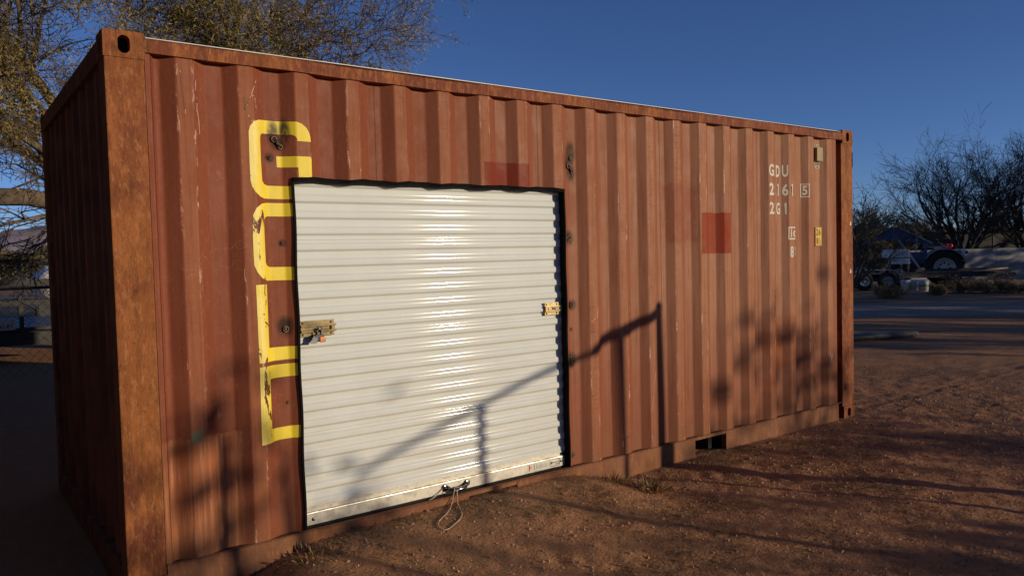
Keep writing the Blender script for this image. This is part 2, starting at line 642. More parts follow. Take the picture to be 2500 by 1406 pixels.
M['shed'] = simple('shed_paint', (.035, .035, .032), .8, 0, .3, 1)
M['tin'] = simple('shed_roof', (.05, .05, .05), .7, 0, .3, 1)
M['plate'] = simple('plate_enamel', (.6, .62, .6), .4, 0, .1)
M['green'] = simple('green_print', (.03, .25, .12), .5, 0, .1)
M['steel'] = simple('dull_steel_pipe', (.10, .095, .09), .55, .4, .3, 10)


def mat_leaf(name, c1, c2, c3, trans=.35):
    t = NT(name, .6)
    c = t.mix(t.ramp(t.noise(.9, 3, .6), .35, .62), c1, c2)
    c = t.mix(t.ramp(t.noise(9, 3, .6), .4, .68, 0, .7), c, c3)
    t.color(c)
    tr = t.N.new('ShaderNodeBsdfTranslucent')
    t.L.new(c, tr.inputs[0])
    mx = t.N.new('ShaderNodeMixShader')
    mx.inputs[0].default_value = trans
    out = t.N['Material Output']
    t.L.new(t.b.outputs[0], mx.inputs[1])
    t.L.new(tr.outputs[0], mx.inputs[2])
    t.L.new(mx.outputs[0], out.inputs[0])
    return t.m


M['leaf'] = mat_leaf('mesquite_leaf', (.46, .34, .045), (.25, .21, .07), (.50, .37, .15))
M['leafg'] = mat_leaf('scrub_leaf', (.11, .095, .03), (.14, .11, .045), (.17, .13, .06))
M['leafd'] = mat_leaf('evergreen_leaf', (.03, .045, .014), (.045, .06, .02), (.06, .065, .025))
M['straw'] = mat_leaf('dry_grass', (.30, .19, .075), (.40, .26, .11), (.16, .125, .05), .15)

# ------------------------------------------------------------------ ground
def vnoise(x, y, seed=0):
    xi, yi = np.floor(x).astype(np.int64), np.floor(y).astype(np.int64)
    xf, yf = x - xi, y - yi
    u, v = xf * xf * (3 - 2 * xf), yf * yf * (3 - 2 * yf)

    def h(i, j):
        n = (i * 374761393 + j * 668265263 + seed * 974634777) & 0xFFFFFFFF
        n = ((n ^ (n >> 13)) * 1274126177) & 0xFFFFFFFF
        n = (n ^ (n >> 16)) & 0xFFFFFFFF
        return n / 4294967295.0
    a, b, c, d = h(xi, yi), h(xi + 1, yi), h(xi, yi + 1), h(xi + 1, yi + 1)
    return (a * (1 - u) + b * u) * (1 - v) + (c * (1 - u) + d * u) * v


def fbm(x, y, f, oct=4, seed=0, gain=.5):
    s, a, t = 0, 1.0, 0
    for o in range(oct):
        s = s + a * (vnoise(x * f, y * f, seed + o * 17) - .5)
        t += a
        a *= gain
        f *= 2.03
    return s / t


MX = np.array([-1, .35, .525, .70, .85, 1.07, 1.34, 1.7, 2.0, 2.42, 2.66, 2.80, 2.95, 3.3, 12])
MZ = np.array([-.05, -.03, .012, .078, .106, .112, .112, .118, .120, .122, .108, .070, .022, .012, .010])
RA, RB = np.array([15.1, 5.1]), np.array([21.6, 6.6])
RDIR = np.array([.745, -.667])
RNRM = np.array([.667, .745])


def road_d(x, y):
    return (x - 15.9) * RNRM[0] + (y - 4.35) * RNRM[1]     # 0 at the near edge, about 6.2 at the far edge


def gz(x, y):
    x, y = np.asarray(x, float), np.asarray(y, float)
    d = np.maximum(0, -y)
    top = np.interp(x, MX, MZ)
    fall = np.exp(-(d / .75) ** 1.6)
    inside = np.where(y > .05, np.exp(-((y - .05) / .06) ** 2), 1.0)
    z = top * fall * inside
    rd = road_d(x, y)
    calm = 1 - .85 * np.clip((rd + .6) / .8, 0, 1) * np.clip((7.2 - rd) / .8, 0, 1)
    near = np.clip(1.6 - np.hypot(x - 2.5, y + 1) / 14, .25, 1)
    z = z + calm * near * (1 - .75 * np.exp(-(d / .25) ** 2) * (x > .3) * (x < 6.1)) * (.055 * fbm(x, y, .9, 4, 3) + .030 * fbm(x, y, 4.5, 4, 11) + .011 * fbm(x, y, 17, 3, 23))
    # tyre ruts sweeping past the container
    for off, w in ((1.2, .14), (2.75, .15)):
        c = (x - 3.0) * .62 + (y + 2.3) * .785
        u = (x - 3.0) * .785 - (y + 2.3) * .62
        dd = np.abs(c - off + .9 + .08 * np.sin(u * .8))
        rut = np.exp(-(dd / w) ** 2)
        z = z - .018 * rut + .003 * rut * np.sin(u * 42 + 6 * np.abs(c - off + .9)) * np.clip(vnoise(u * 1.1, c * 2, 5) * 4 - 2, 0, 1)
    # slight drop hugging the wall foot either side of the ramp
    return z


def axis(lo, hi, step, far, g=1.13, cap=1e9):
    a = list(np.arange(lo, hi + 1e-6, step))
    s = step
    r = []
    p = hi
    while p < far[1]:
        s = s * g
        p += s
        r.append(p)
    s = step
    l = []
    p = lo
    while p > far[0]:
        s = s * g
        p -= s
        l.append(p)
    return np.array(l[::-1] + a + r)


gx = axis(-.4, 8.0, .0165, (-4000, 6000), 1.055)
gy = axis(-3.0, .22, .0165, (-4000, 6000), 1.055)
GX, GY = np.meshgrid(gx, gy)
GZ = gz(GX, GY)
nx, ny = len(gx), len(gy)
me = bpy.data.meshes.new('ground')
vv = np.stack([GX, GY, GZ], -1).reshape(-1, 3).astype(np.float32)
idx = np.arange(nx * ny).reshape(ny, nx)
q = np.stack([idx[:-1, :-1], idx[:-1, 1:], idx[1:, 1:], idx[1:, :-1]], -1).reshape(-1, 4).astype(np.int32)
me.vertices.add(len(vv))
me.vertices.foreach_set('co', vv.ravel())
me.loops.add(q.size)
me.loops.foreach_set('vertex_index', q.ravel())
me.polygons.add(len(q))
me.polygons.foreach_set('loop_start', np.arange(0, q.size, 4, dtype=np.int32))
me.polygons.foreach_set('loop_total', np.full(len(q), 4, dtype=np.int32))
me.update()
me.shade_smooth()


def mat_ground():
    t = NT('red_dirt', .95)
    a = t.noise(.8, 5, .6)
    b = t.noise(6, 6, .65)
    c = t.noise(45, 5, .7)
    col = t.mix(t.ramp(a, .3, .7), (.40, .198, .094), (.34, .175, .090))
    col = t.mix(t.ramp(b, .45, .7, 0, .6), col, (.29, .16, .085))
    col = t.mix(t.ramp(b, .45, .3, 0, .55), col, (.46, .215, .095))
    col = t.mix(t.ramp(c, .55, .75, 0, .6), col, (.17, .085, .045))
    v = t.vor(55)
    col = t.mix(t.ramp(v, .0, .22, .45, 0), col, (.42, .27, .17))
    # away from the yard the soil turns to grey-tan gravel
    X, Y, Z = t.xyz()
    far = t.math('ADD', t.math('MULTIPLY', t.math('SUBTRACT', X, 15.9), .667), t.math('MULTIPLY', t.math('SUBTRACT', Y, 4.35), .745))
    col = t.mix(t.ramp(far, 3, 9, 0, .7), col, (.21, .165, .125))
    t.color(col)
    t.b.inputs['Specular IOR Level'].default_value = .15
    p = t.bump(b, .03, .45)
    p = t.bump(c, .008, .7, p)
    t.bump(v, .006, .5, p)
    return t.m


me.materials.append(mat_ground())
ground = bpy.data.objects.new('ground', me)
COL.objects.link(ground)
structure(ground)


def G(x, y):
    return float(gz(x, y))


# road
mb = MB()
for i in range(121):
    u = -60 + i
    for j in range(8):
        w = .15 + 4.6 * j / 7 + .25 * math.sin(u * .7 + j)
        x, y = 15.9 + RNRM[0] * w + RDIR[0] * u, 4.35 + RNRM[1] * w + RDIR[1] * u
        mb.v.append((x, y, G(x, y) + .03 * math.sin(math.pi * j / 7) + .012 * (0 < j < 7) - .02 * (j in (0, 7))))
for i in range(120):
    for j in range(7):
        mb.f.append((i * 8 + j, (i + 1) * 8 + j, (i + 1) * 8 + j + 1, i * 8 + j + 1))
t = NT('gravel_road', .95)
c = t.mix(t.ramp(t.noise(1.5, 5), .3, .7), (.29, .20, .14), (.36, .255, .18))
c = t.mix(t.ramp(t.noise(3.5, 6, .7, (1, 1, 1)), .5, .75, 0, .5), c, (.15, .10, .075))
t.color(c)
t.bump(t.noise(14, 5), .03, .5)
structure(fixn(mb.build('gravel_road', t.m, None, True)))

# mountains
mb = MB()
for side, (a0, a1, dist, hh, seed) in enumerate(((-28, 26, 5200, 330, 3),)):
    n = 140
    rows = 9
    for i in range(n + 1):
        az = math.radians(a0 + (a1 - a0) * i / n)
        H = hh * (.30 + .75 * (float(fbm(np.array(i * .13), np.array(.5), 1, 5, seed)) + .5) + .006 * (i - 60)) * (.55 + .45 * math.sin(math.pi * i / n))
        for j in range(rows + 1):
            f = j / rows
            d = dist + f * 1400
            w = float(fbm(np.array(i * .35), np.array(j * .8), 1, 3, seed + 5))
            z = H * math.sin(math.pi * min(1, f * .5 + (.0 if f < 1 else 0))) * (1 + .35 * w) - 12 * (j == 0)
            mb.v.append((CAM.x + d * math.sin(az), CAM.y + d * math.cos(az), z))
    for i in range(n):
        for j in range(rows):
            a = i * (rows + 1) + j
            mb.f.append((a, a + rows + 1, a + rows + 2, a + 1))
t = NT('hazy_mountain', .95)
t.color(t.mix(t.ramp(t.noise(.008, 6, .65), .35, .65), (.30, .25, .27), (.42, .34, .33)))  # mauve tone carries the aerial haze in the rock colour
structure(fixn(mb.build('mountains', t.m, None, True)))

# ------------------------------------------------------------------ shipping container
L, W, H = 6.058, 2.438, 2.591
cont = thing('shipping_container', 'weathered rust-red corrugated shipping container with a white roll-up door in its long side', 'container')

DX0, DX1, DZ1 = .843, 2.643, 1.972
WZ0, WZ1 = .158, 2.506
mb = MB()
xs = sorted(set([round(float(x), 5) for x in FPX] + [DX0, DX1]))
zs = [WZ0, .5, .9, 1.3, 1.7, DZ1, 2.2, WZ1]


def wob(x, z):
    return .004 * (float(fbm(np.array(x), np.array(z), 1.3, 3, 41)))


for i in range(len(xs) - 1):
    xa, xb = xs[i], xs[i + 1]
    if xb - xa < 1e-6:
        continue
    mid = (xa + xb) / 2
    for j in range(len(zs) - 1):
        if DX0 < mid < DX1 and zs[j + 1] <= DZ1 + 1e-6:
            continue
        mb.add([(xa, wall_y(xa) , zs[j]), (xb, wall_y(xb), zs[j]), (xb, wall_y(xb), zs[j + 1]), (xa, wall_y(xa), zs[j + 1])], [(0, 1, 2, 3)])
# flush recess strip next to the far corner post
mb.add([(WX1, YO, WZ0), (WX1, .11, WZ0), (WX1, .11, WZ1), (WX1, YO, WZ1)], [(0, 1, 2, 3)])
mb.add([(WX1, .11, WZ0), (5.90, .11, WZ0), (5.90, .11, WZ1), (WX1, .11, WZ1)], [(0, 1, 2, 3)])
side = mb.build('side_wall', M['wall'], cont)


# --- painted marks conforming to the wall
def conform(bm, off=.0015):
    bm.normal_update()
    bmesh.ops.triangulate(bm, faces=bm.faces[:], ngon_method='EAR_CLIP')
    lo = min(v.co.x for v in bm.verts)
    hi = max(v.co.x for v in bm.verts)
    for x in xs:
        if lo < x < hi:
            bmesh.ops.bisect_plane(bm, geom=bm.verts[:] + bm.edges[:] + bm.faces[:], dist=1e-6, plane_co=(x, 0, 0), plane_no=(1, 0, 0))
    for v in bm.verts:
        v.co.y = wall_y(v.co.x) - off


def decal(polys, name, mat, parent, off=.0015, flat=None, label=None):
    bm = bmesh.new()
    for P in polys:
        P = list(P)
        A = sum(P[i][0] * P[(i + 1) % len(P)][1] - P[(i + 1) % len(P)][0] * P[i][1] for i in range(len(P)))
        if A < 0:
            P = P[::-1]
        bm.faces.new([bm.verts.new((x, 0, z)) for x, z in P])
    if flat is None:
        conform(bm, off)
    else:
        for v in bm.verts:
            v.co.y = flat
        bm.normal_update()
        bmesh.ops.triangulate(bm, faces=bm.faces[:])
    mb = MB()
    mb.bm(bm)
    return mb.build(name, mat, parent, False, label)


def round_rect(x0, x1, z0, z1, r, n=5):
    out = []
    for cx, cz, a0 in ((x1 - r, z0 + r, -90), (x1 - r, z1 - r, 0), (x0 + r, z1 - r, 90), (x0 + r, z0 + r, 180)):
        for i in range(n + 1):
            a = math.radians(a0 + 90 * i / n)
            out.append((cx + r * math.cos(a), cz + r * math.sin(a)))
    return out


GP = [(0.945, 2.159), (0.943, 2.18), (0.936, 2.205), (0.922, 2.229), (0.898, 2.248), (0.872, 2.256), (0.768, 2.256), (0.715, 2.256), (0.684, 2.253), (0.655, 2.240), (0.635, 2.217), (0.627, 2.19), (0.626, 2.032), (0.627, 1.951), (0.634, 1.922), (0.650, 1.896), (0.675, 1.876), (0.70, 1.867), (0.8425, 1.866), (0.8425, 1.932), (0.725, 1.932), (0.704, 1.938), (0.692, 1.954), (0.689, 2.053), (0.689, 2.163), (0.692, 2.18), (0.702, 2.189), (0.753, 2.191), (0.845, 2.191), (0.862, 2.184), (0.871, 2.171), (0.872, 2.159)]
GB = [(0.774, 2.081), (0.935, 2.083), (0.943, 2.079), (0.946, 2.07), (0.945, 1.978), (0.873, 1.978), (0.872, 2.026), (0.775, 2.026)]
OP = [(0.8425, 1.846), (0.714, 1.846), (0.684, 1.84), (0.652, 1.818), (0.634, 1.785), (0.628, 1.75), (0.628, 1.589), (0.630, 1.535), (0.645, 1.500), (0.668, 1.473), (0.70, 1.458), (0.8425, 1.456), (0.8425, 1.523), (0.72, 1.525), (0.703, 1.532), (0.695, 1.549), (0.694, 1.682), (0.693, 1.755), (0.70, 1.771), (0.714, 1.779), (0.8425, 1.779)]
LP = [(0.634, 1.439), (0.696, 1.44), (0.697, 1.12), (0.8425, 1.119), (0.8425, 1.054), (0.77, 1.053), (0.637, 1.05)]
DP = [(0.637, 1.030), (0.8425, 1.032), (0.8425, 0.967), (0.725, 0.965), (0.696, 0.963), (0.696, 0.71), (0.8425, 0.712), (0.8425, 0.648), (0.741, 0.648), (0.678, 0.642), (0.634, 0.641)]
for P, nm in (((GP, GB), 'letter g'), ((OP,), 'letter o cut off by the door'), ((LP,), 'scraped letter l'), ((DP,), 'letter d cut off by the door')):
    decal(P, 'painted_letter', M['yellow'], side, .0014, None, 'large yellow painted ' + nm)


def glyph_bm(ch, x0, x1, z0, z1, bold=.02):
    if ch == '1':
        bm = bmesh.new()
        P = [(.42, 0), (.80, 0), (.80, 1), (.52, 1), (.10, .84), (.10, .72), (.42, .83)]
        bm.faces.new([bm.verts.new((x0 + a * (x1 - x0), 0, z0 + b * (z1 - z0))) for a, b in P])
        bmesh.ops.triangulate(bm, faces=bm.faces[:])
        return bm
    cu = bpy.data.curves.new('txt', 'FONT')
    cu.body = ch
    cu.offset = bold
    cu.resolution_u = 3
    ob = bpy.data.objects.new('txt', cu)
    COL.objects.link(ob)
    dg = bpy.context.evaluated_depsgraph_get()
    me = bpy.data.meshes.new_from_object(ob.evaluated_get(dg))
    bpy.data.objects.remove(ob)
    bpy.data.curves.remove(cu)
    bm = bmesh.new()
    bm.from_mesh(me)
    bpy.data.meshes.remove(me)
    a = min(v.co.x for v in bm.verts)
    b = max(v.co.x for v in bm.verts)
    c = min(v.co.y for v in bm.verts)
    d = max(v.co.y for v in bm.verts)
    for v in bm.verts:
        v.co = Vector((x0 + (v.co.x - a) / (b - a) * (x1 - x0), 0, z0 + (v.co.y - c) / (d - c) * (z1 - z0)))
    return bm


def wall_text(items, name, mat, parent, flat=None, label=None, rects=()):
    mb = MB()
    for ch, x0, x1, z0, z1 in items:
        bm = glyph_bm(ch, x0, x1, z0, z1, .03 if flat is None else .015)
        if flat is None:
            conform(bm, .0014)
        else:
            for v in bm.verts:
                v.co.y = flat
        mb.bm(bm)
    for P in rects:
        bm = bmesh.new()
        bm.faces.new([bm.verts.new((x, 0, z)) for x, z in P])
        if flat is None:
            conform(bm, .0014)
        else:
            for v in bm.verts:
                v.co.y = flat
        mb.bm(bm)
    return mb.build(name, mat, parent, False, label)


def frame_rects(x0, x1, z0, z1, w):
    return [[(x0, z0), (x1, z0), (x1, z0 + w), (x0, z0 + w)], [(x0, z1 - w), (x1, z1 - w), (x1, z1), (x0, z1)],
            [(x0, z0 + w), (x0 + w, z0 + w), (x0 + w, z1 - w), (x0, z1 - w)], [(x1 - w, z0 + w), (x1, z0 + w), (x1, z1 - w), (x1 - w, z1 - w)]]


k16, k17, k18 = X0 + 16 * PER, X0 + 17 * PER, X0 + 18 * PER


def slots(k):      # centre and half-width of the four facets of one corrugation
    return dict(sl=(k + SL / 2, .024), out=(k + SL + OUT / 2, .026), sr=(k + SL + OUT + SL / 2, .024), inn=(k + 2 * SL + OUT + (PER - 2 * SL - OUT) / 2, .026))


s16, s17, s18 = slots(k16), slots(k17), slots(k18)


def ch(c, s, z0, z1, w=None):
    h = w or s[1]
    if c in '1':
        h *= .62
    return (c, s[0] - h, s[0] + h, z0, z1)


row1 = [ch('G', s16['out'], 2.142, 2.240, .033), ch('L', s16['sr'], 2.142, 2.240), ch('D', s16['inn'], 2.142, 2.240), ch('U', s17['sl'], 2.145, 2.243)]
row2 = [ch('2', s16['out'], 1.988, 2.088, .030), ch('1', s16['sr'], 1.988, 2.088), ch('1', s16['inn'], 1.988, 2.088), ch('6', s17['sl'], 1.988, 2.088), ch('1', s17['out'], 1.988, 2.088), ch('3', s17['sr'], 1.988, 2.088), ch('5', s18['sl'], 2.002, 2.082, .02)]
row3 = [ch('2', s16['out'], 1.835, 1.933, .030), ch('2', s16['sr'], 1.835, 1.933), ch('G', s16['inn'], 1.835, 1.933), ch('1', s17['sl'], 1.835, 1.933)]
wall_text(row1, 'identification_marking', M['white_mark'], side, None, 'white stencilled owner letters on the top line')
wall_text(row2, 'identification_marking', M['white_mark'], side, None, 'white stencilled serial number with boxed check digit', frame_rects(k18 - .004, k18 + SL + .006, 1.984, 2.098, .007))
wall_text(row3, 'identification_marking', M['white_mark'], side, None, 'white stencilled size and type code')
a = k17 + SL - .014
wall_text([('i', a + .026, a + .042, 1.646, 1.716), ('c', a + .058, a + .108, 1.646, 1.704)], 'certification_mark', M['white_mark'], side, None, 'white boxed lettering above the number eighty-one',
          frame_rects(a, a + .128, 1.626, 1.732, .0115))
wall_text([('8', a + .018, a + .064, 1.475, 1.572), ('1', a + .074, a + .108, 1.475, 1.572)], 'certification_mark', M['white_mark'], side, None, 'white stencilled number eighty-one')

SCR = [[(0.321, 2.445), (0.324, 2.383), (0.332, 2.317), (0.337, 2.25)], [(0.391, 2.413), (0.387, 2.357), (0.396, 2.321), (0.391, 2.277), (0.399, 2.232), (0.401, 2.161)],
       [(0.676, 2.441), (0.645, 2.363), (0.661, 2.365)], [(0.613, 2.357), (0.611, 2.292), (0.621, 2.312), (0.643, 2.36)], [(0.665, 2.357), (0.671, 2.313), (0.665, 2.284)], [(0.628, 2.267), (0.647, 2.238), (0.67, 2.252)]]


def stroke(P, w):
    out = []
    for (xa, za), (xb, zb_) in zip(P[:-1], P[1:]):
        d = Vector((xb - xa, zb_ - za)).normalized() * w
        out.append([(xa - d.y, za + d.x), (xa + d.y, za - d.x), (xb + d.y * .7, zb_ - d.x * .7), (xb - d.y * .7, zb_ + d.x * .7)])
    return out


SCR2 = [[(3.459, 0.705), (3.438, 0.561), (3.418, 0.422)], [(4.031, 0.876), (4.021, 0.644)], [(4.251, 0.507), (4.269, 0.415), (4.289, 0.39)], [(3.233, 1.207), (3.219, 1.111)], [(2.866, 1.108), (2.93, 1.136), (2.916, 1.165)], [(3.139, 0.356), (3.169, 0.271), (3.213, 0.281)], [(3.414, 0.249), (3.421, 0.201)]]
VM = [[(5.69, 0.622), (5.709, 0.565), (5.736, 0.614)], [(5.709, 0.565), (5.715, 0.535)]]
M['scratch'] = mat_letter('bare_scratch', (.50, .30, .21), .52, False)
for P in SCR + SCR2:
    decal(stroke(P, .0026), 'scratch_mark', M['scratch'], side, .0012)
decal(sum([stroke(P, .004) for P in VM], []), 'chalk_mark', M['white_mark'], side, .0012)

# height plate and vent on an inner flat
ki = k18 + 2 * SL + OUT
px0, px1 = ki - .002, ki + .098
mb = MB()
mb.box(px0, px1, .040, .0525, 1.566, 1.732, .002)
plate = mb.build('height_plate', M['ylabel'], cont)
wall_text([('2', px0 + .012, px0 + .042, 1.66, 1.716), ('6', px0 + .05, px0 + .08, 1.66, 1.716), ('8', px0 + .016, px0 + .046, 1.582, 1.638), ('1', px0 + .064, px0 + .072, 1.617, 1.64), ('2', px0 + .06, px0 + .078, 1.578, 1.604)],
          'plate_print', M['ink'], plate, .0392, None, [[(px0 + .058, 1.608), (px0 + .08, 1.608), (px0 + .08, 1.612), (px0 + .058, 1.612)]] + frame_rects(px0 + .002, px1 - .002, 1.568, 1.730, .003))
mb = MB()
mb.box(px0 + .004, px0 + .094, .0485, .0525, 2.235, 2.45)
vent = mb.build('vent', M['ventp'], cont)
mb = MB()
mb.box(px0 + .004, px0 + .092, .018, .0485, 2.30, 2.418, .004)
mb.build('vent_cover', M['ventp'], vent)
mb = MB()
for i in range(4):
    for j in range(3):
        mb.box(px0 + .02 + i * .017, px0 + .03 + i * .017, .0470, .0484, 2.268 + j * .01, 2.274 + j * .01)
mb.build('vent_perforation', M['ink'], vent)
for x, z in ((px0 + .028, 2.436), (px0 + .072, 2.436), (px0 + .05, 2.25)):
    mb = MB()
    mb.lathe([(.0001, .0468), (.007, .0468), (.007, .0484)], 10, Matrix.Translation((x, 0, z)), 'Y')
    mb.build('vent_rivet', M['ink'], vent)


# --- frame
def casting(cx0, cy0, cz0, sx, sy, flip_z):
    # block with an oval hole through its long-side face and a second one in its end face; sx, sy point inward
    lx, ly, lz = .170, .162, .118
    bm = bmesh.new()

    def face_with_hole(origin, ux, uz, w, h, nin, hw, hh):
        hx = w * .5
        hz = h * .5
        n = 24
        ov, rc = [], []
        for i in range(n):
            a = 2 * math.pi * i / n
            c, s = math.cos(a), math.sin(a)
            # stadium outline
            r = hw
            ex, ez = r * c, r * s
            ez += (hh - hw) * (1 if s > 0 else -1 if s < 0 else 0)
            ov.append((hx + ex, hz + ez))
            kx = (w / 2) / max(abs(c), 1e-6)
            kz = (h / 2) / max(abs(s), 1e-6)
            k = min(kx, kz)
            rc.append((hx + c * k, hz + s * k))
        P = lambda q, d=0: origin + ux * q[0] + uz * q[1] + nin * d
        a = [bm.verts.new(P(q)) for q in ov]
        b = [bm.verts.new(P(q)) for q in rc]
        d = [bm.verts.new(P(q, .05)) for q in ov]
        for i in range(n):
            j = (i + 1) % n
            bm.faces.new((a[i], a[j], b[j], b[i]))
            bm.faces.new((a[j], a[i], d[i], d[j]))
        # corner fillers
        cs = [(w, h), (0, h), (0, 0), (w, 0)]
        for cpt in cs:
            best = sorted(range(n), key=lambda i: (rc[i][0] - cpt[0]) ** 2 + (rc[i][1] - cpt[1]) ** 2)[:2]
            best.sort()
            i, j = best
            if j - i > 2:
                i, j = j, i
            bm.faces.new((b[i], b[j], bm.verts.new(P(cpt))))
    o = Vector((cx0, cy0, cz0))
    X, Y, Z = Vector((sx, 0, 0)), Vector((0, sy, 0)), Vector((0, 0, 1))
    face_with_hole(o, X, Z, lx, lz, Y, .0255, .04)
    face_with_hole(o + Y * ly, -Y, Z, ly, lz, X, .0255, .04)
    # remaining faces
    p = lambda a, b, c: bm.verts.new(o + X * a + Y * b + Z * c)
    for quad in (((0, 0, 0), (lx, 0, 0), (lx, ly, 0), (0, ly, 0)), ((0, 0, lz), (lx, 0, lz), (lx, ly, lz), (0, ly, lz)), ((lx, 0, 0), (lx, ly, 0), (lx, ly, lz), (lx, 0, lz)), ((0, ly, 0), (lx, ly, 0), (lx, ly, lz), (0, ly, lz))):
        bm.faces.new([p(*c) for c in quad])
    bmesh.ops.remove_doubles(bm, verts=bm.verts[:], dist=.0004)
    bmesh.ops.recalc_face_normals(bm, faces=bm.faces[:])
    mb = MB()
    mb.bm(bm)
    # dark pocket behind the holes
    c = mb.build('corner_casting', M['post'], cont)
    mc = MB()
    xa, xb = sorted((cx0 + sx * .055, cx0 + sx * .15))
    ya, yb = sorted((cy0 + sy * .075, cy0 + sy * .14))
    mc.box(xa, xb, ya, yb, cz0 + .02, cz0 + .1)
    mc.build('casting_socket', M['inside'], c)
    return c


for (x, sx) in ((0, 1), (L, -1)):
    for (y, sy) in ((0, 1), (W, -1)):
        casting(x, y, H - .118, sx, sy, True)
        casting(x, y, 0.0, sx, sy, False)
for x0, x1 in ((.002, .167), (5.868, L - .002)):
    for ya, yb in ((.002, .14), (W - .14, W - .002)):
        mb = MB()
        mb.box(x0, x1, ya, yb, .118, H - .118, .006)
        if x0 > 3 and ya < 1:
            # dark latch cut-outs on the outer edge of the far post
            pass
        mb.build('corner_post', M['post'], cont)
for z0, z1 in ((2.27, 2.40), (1.66, 1.76)):
    mb = MB()
    mb.box(L - .012, L - .0012, .0005, .03, z0, z1)
    mb.build('hinge_notch', M['inside'], cont)
TZ0, TZ1 = 2.503, 2.566
for ya, yb in ((.0, .062), (W - .062, W)):
    mb = MB()
    n = 60
    for i in range(n):
        a, b = .170 + (5.888 - .170) * i / n, .170 + (5.888 - .170) * (i + 1) / n
        wz = lambda x: .003 * math.sin(x * 3.1) + .002 * math.sin(x * 9.7)
        vs = []
        for x in (a, b):
            w = wz(x)
            vs += [(x, ya, TZ0 + w), (x, yb, TZ0 + w), (x, yb, TZ1 + w), (x, ya + .006, TZ1 + w), (x, ya, TZ1 - .006 + w)]
        mb.add(vs, [(0, 5, 9, 4)[::-1], (4, 9, 8, 3)[::-1], (3, 8, 7, 2)[::-1], (2, 7, 6, 1)[::-1], (1, 6, 5, 0)[::-1]])
    fixn(mb.build('top_rail', M['rail'], cont))
for y0 in (0, 1):
    mb = MB()
    ya, yb = (.0, .05) if y0 == 0 else (W - .05, W)
    segs = [(.170, 1.84), (2.20, 3.862), (4.224, 5.80)] if y0 == 0 else [(.170, 5.888)]
    for a, b in segs:
        mb.box(a, b, ya, yb, .004, .1555, .002)
    if y0 == 0:
        for a, b in ((1.84, 2.20), (3.862, 4.224)):
            mb.box(a, b, ya + .004, yb, .138, .1555)
        mb.box(5.50, 5.512, -.003, -.0005, .02, .15)
        # thin ledge plate on the rail
        mb.box(.172, 5.866, .001, .03, .1572, .1615)
    mb.build('bottom_rail', M['sill'], cont)
mb = MB()
mb.box(.17, 5.888, .06, W - .06, .150, .17)
for i in range(14):
    x = .5 + i * .4
    mb.box(x - .02, x + .02, .06, W - .06, .03, .148)
mb.build('floor', M['inside'], cont)
# roof with a pale coated edge
mb = MB()
mb.box(.176, 5.882, .008, W - .008, 2.5725, 2.5765)
for i in range(22):
    x = .35 + i * .25
    mb.box(x, x + .1, .12, W - .12, 2.5775, 2.586)
mb.build('roof', M['roofw'], cont)


# end walls
def endwall(x, s, mat, nm):
    mb = MB()
    P = []
    y = .14
    while y < W - .16:
        P += [(y, 0), (y + .06, .04), (y + .13, .04), (y + .19, 0)]
        y += .255
    P.append((W - .14, 0))
    for i in range(len(P) - 1):
        (ya, da), (yb, db) = P[i], P[i + 1]
        mb.add([(x + s * (.02 + da), ya, .158), (x + s * (.02 + db), yb, .158), (x + s * (.02 + db), yb, 2.48), (x + s * (.02 + da), ya, 2.48)], [(0, 1, 2, 3)])
    mb.build(nm, mat, cont)


endwall(0, 1, M['endp'], 'end_wall')
endwall(L, -1, M['endp'], 'end_wall')
for x0, x1 in ((.0, .06), (L - .06, L)):
    for nm, z0, z1 in (('end_rail', 2.475, 2.57), ('end_rail', .004, .155)):
        mb = MB()
        mb.box(x0, x1, .163, W - .163, z0, z1, .003)
        mb.build(nm, M['rail'], cont)
mb = MB()
for i in range(len(xs) - 1):
    mb.add([(xs[i], W - wall_y(xs[i]), WZ0), (xs[i + 1], W - wall_y(xs[i + 1]), WZ0), (xs[i + 1], W - wall_y(xs[i + 1]), WZ1), (xs[i], W - wall_y(xs[i]), WZ1)], [(0, 3, 2, 1)])
mb.build('side_wall', M['wall'], cont)


# weld tabs round the door: ring shaped steel plugs
def weld_tab(x, z, r=.016, double=False, tall=1.0):
    r *= .8
    y = wall_y(x)
    mb = MB()
    n = 14
    ring = [(x + r * math.cos(2 * math.pi * i / n), y - .006, z + tall * r * math.sin(2 * math.pi * i / n)) for i in range(n + 1)]
    mb.tube(ring, r * .3, 6, False)
    mb.sphere((x, y - .003, z), r * .55, 6, (1, .7, tall))
    if double:
        ring = [(x + .03 + r * .8 * math.cos(2 * math.pi * i / n), y - .006, z - .036 + r * .8 * math.sin(2 * math.pi * i / n)) for i in range(n + 1)]
        mb.tube(ring, r * .3, 6, False)
        mb.bar((x, y - .004, z), (x + .03, y - .004, z - .036), .016)
    mb.build('weld_tab', M['weld'], cont, True)


weld_tab(.765, 2.165, .017, True)
weld_tab(.738, 2.072, .010)
weld_tab(.788, 1.644, .009)
weld_tab(.789, 1.207, .017)
weld_tab(.788, .832, .007)
weld_tab(2.712, 2.125, .018, True)
weld_tab(2.733, 2.175, .014)
weld_tab(2.704, 1.658, .018)
weld_tab(2.712, 1.218, .016, False, 1.5)
weld_tab(2.704, .875, .015, False, 1.6)
weld_tab(2.704, .83, .015)
weld_tab(2.70, .228, .011, False, 1.5)
for (x, z) in ((6.005, 1.745), (6.0, 1.315)):
    mb = MB()
    mb.add([(x, .0012, z), (x + .022, .0012, z + .002), (x + .02, .0012, z + .03), (x + .008, .0012, z + .04)], [(0, 1, 2, 3)])
    mb.build('paint_chip', M['stick'], cont)

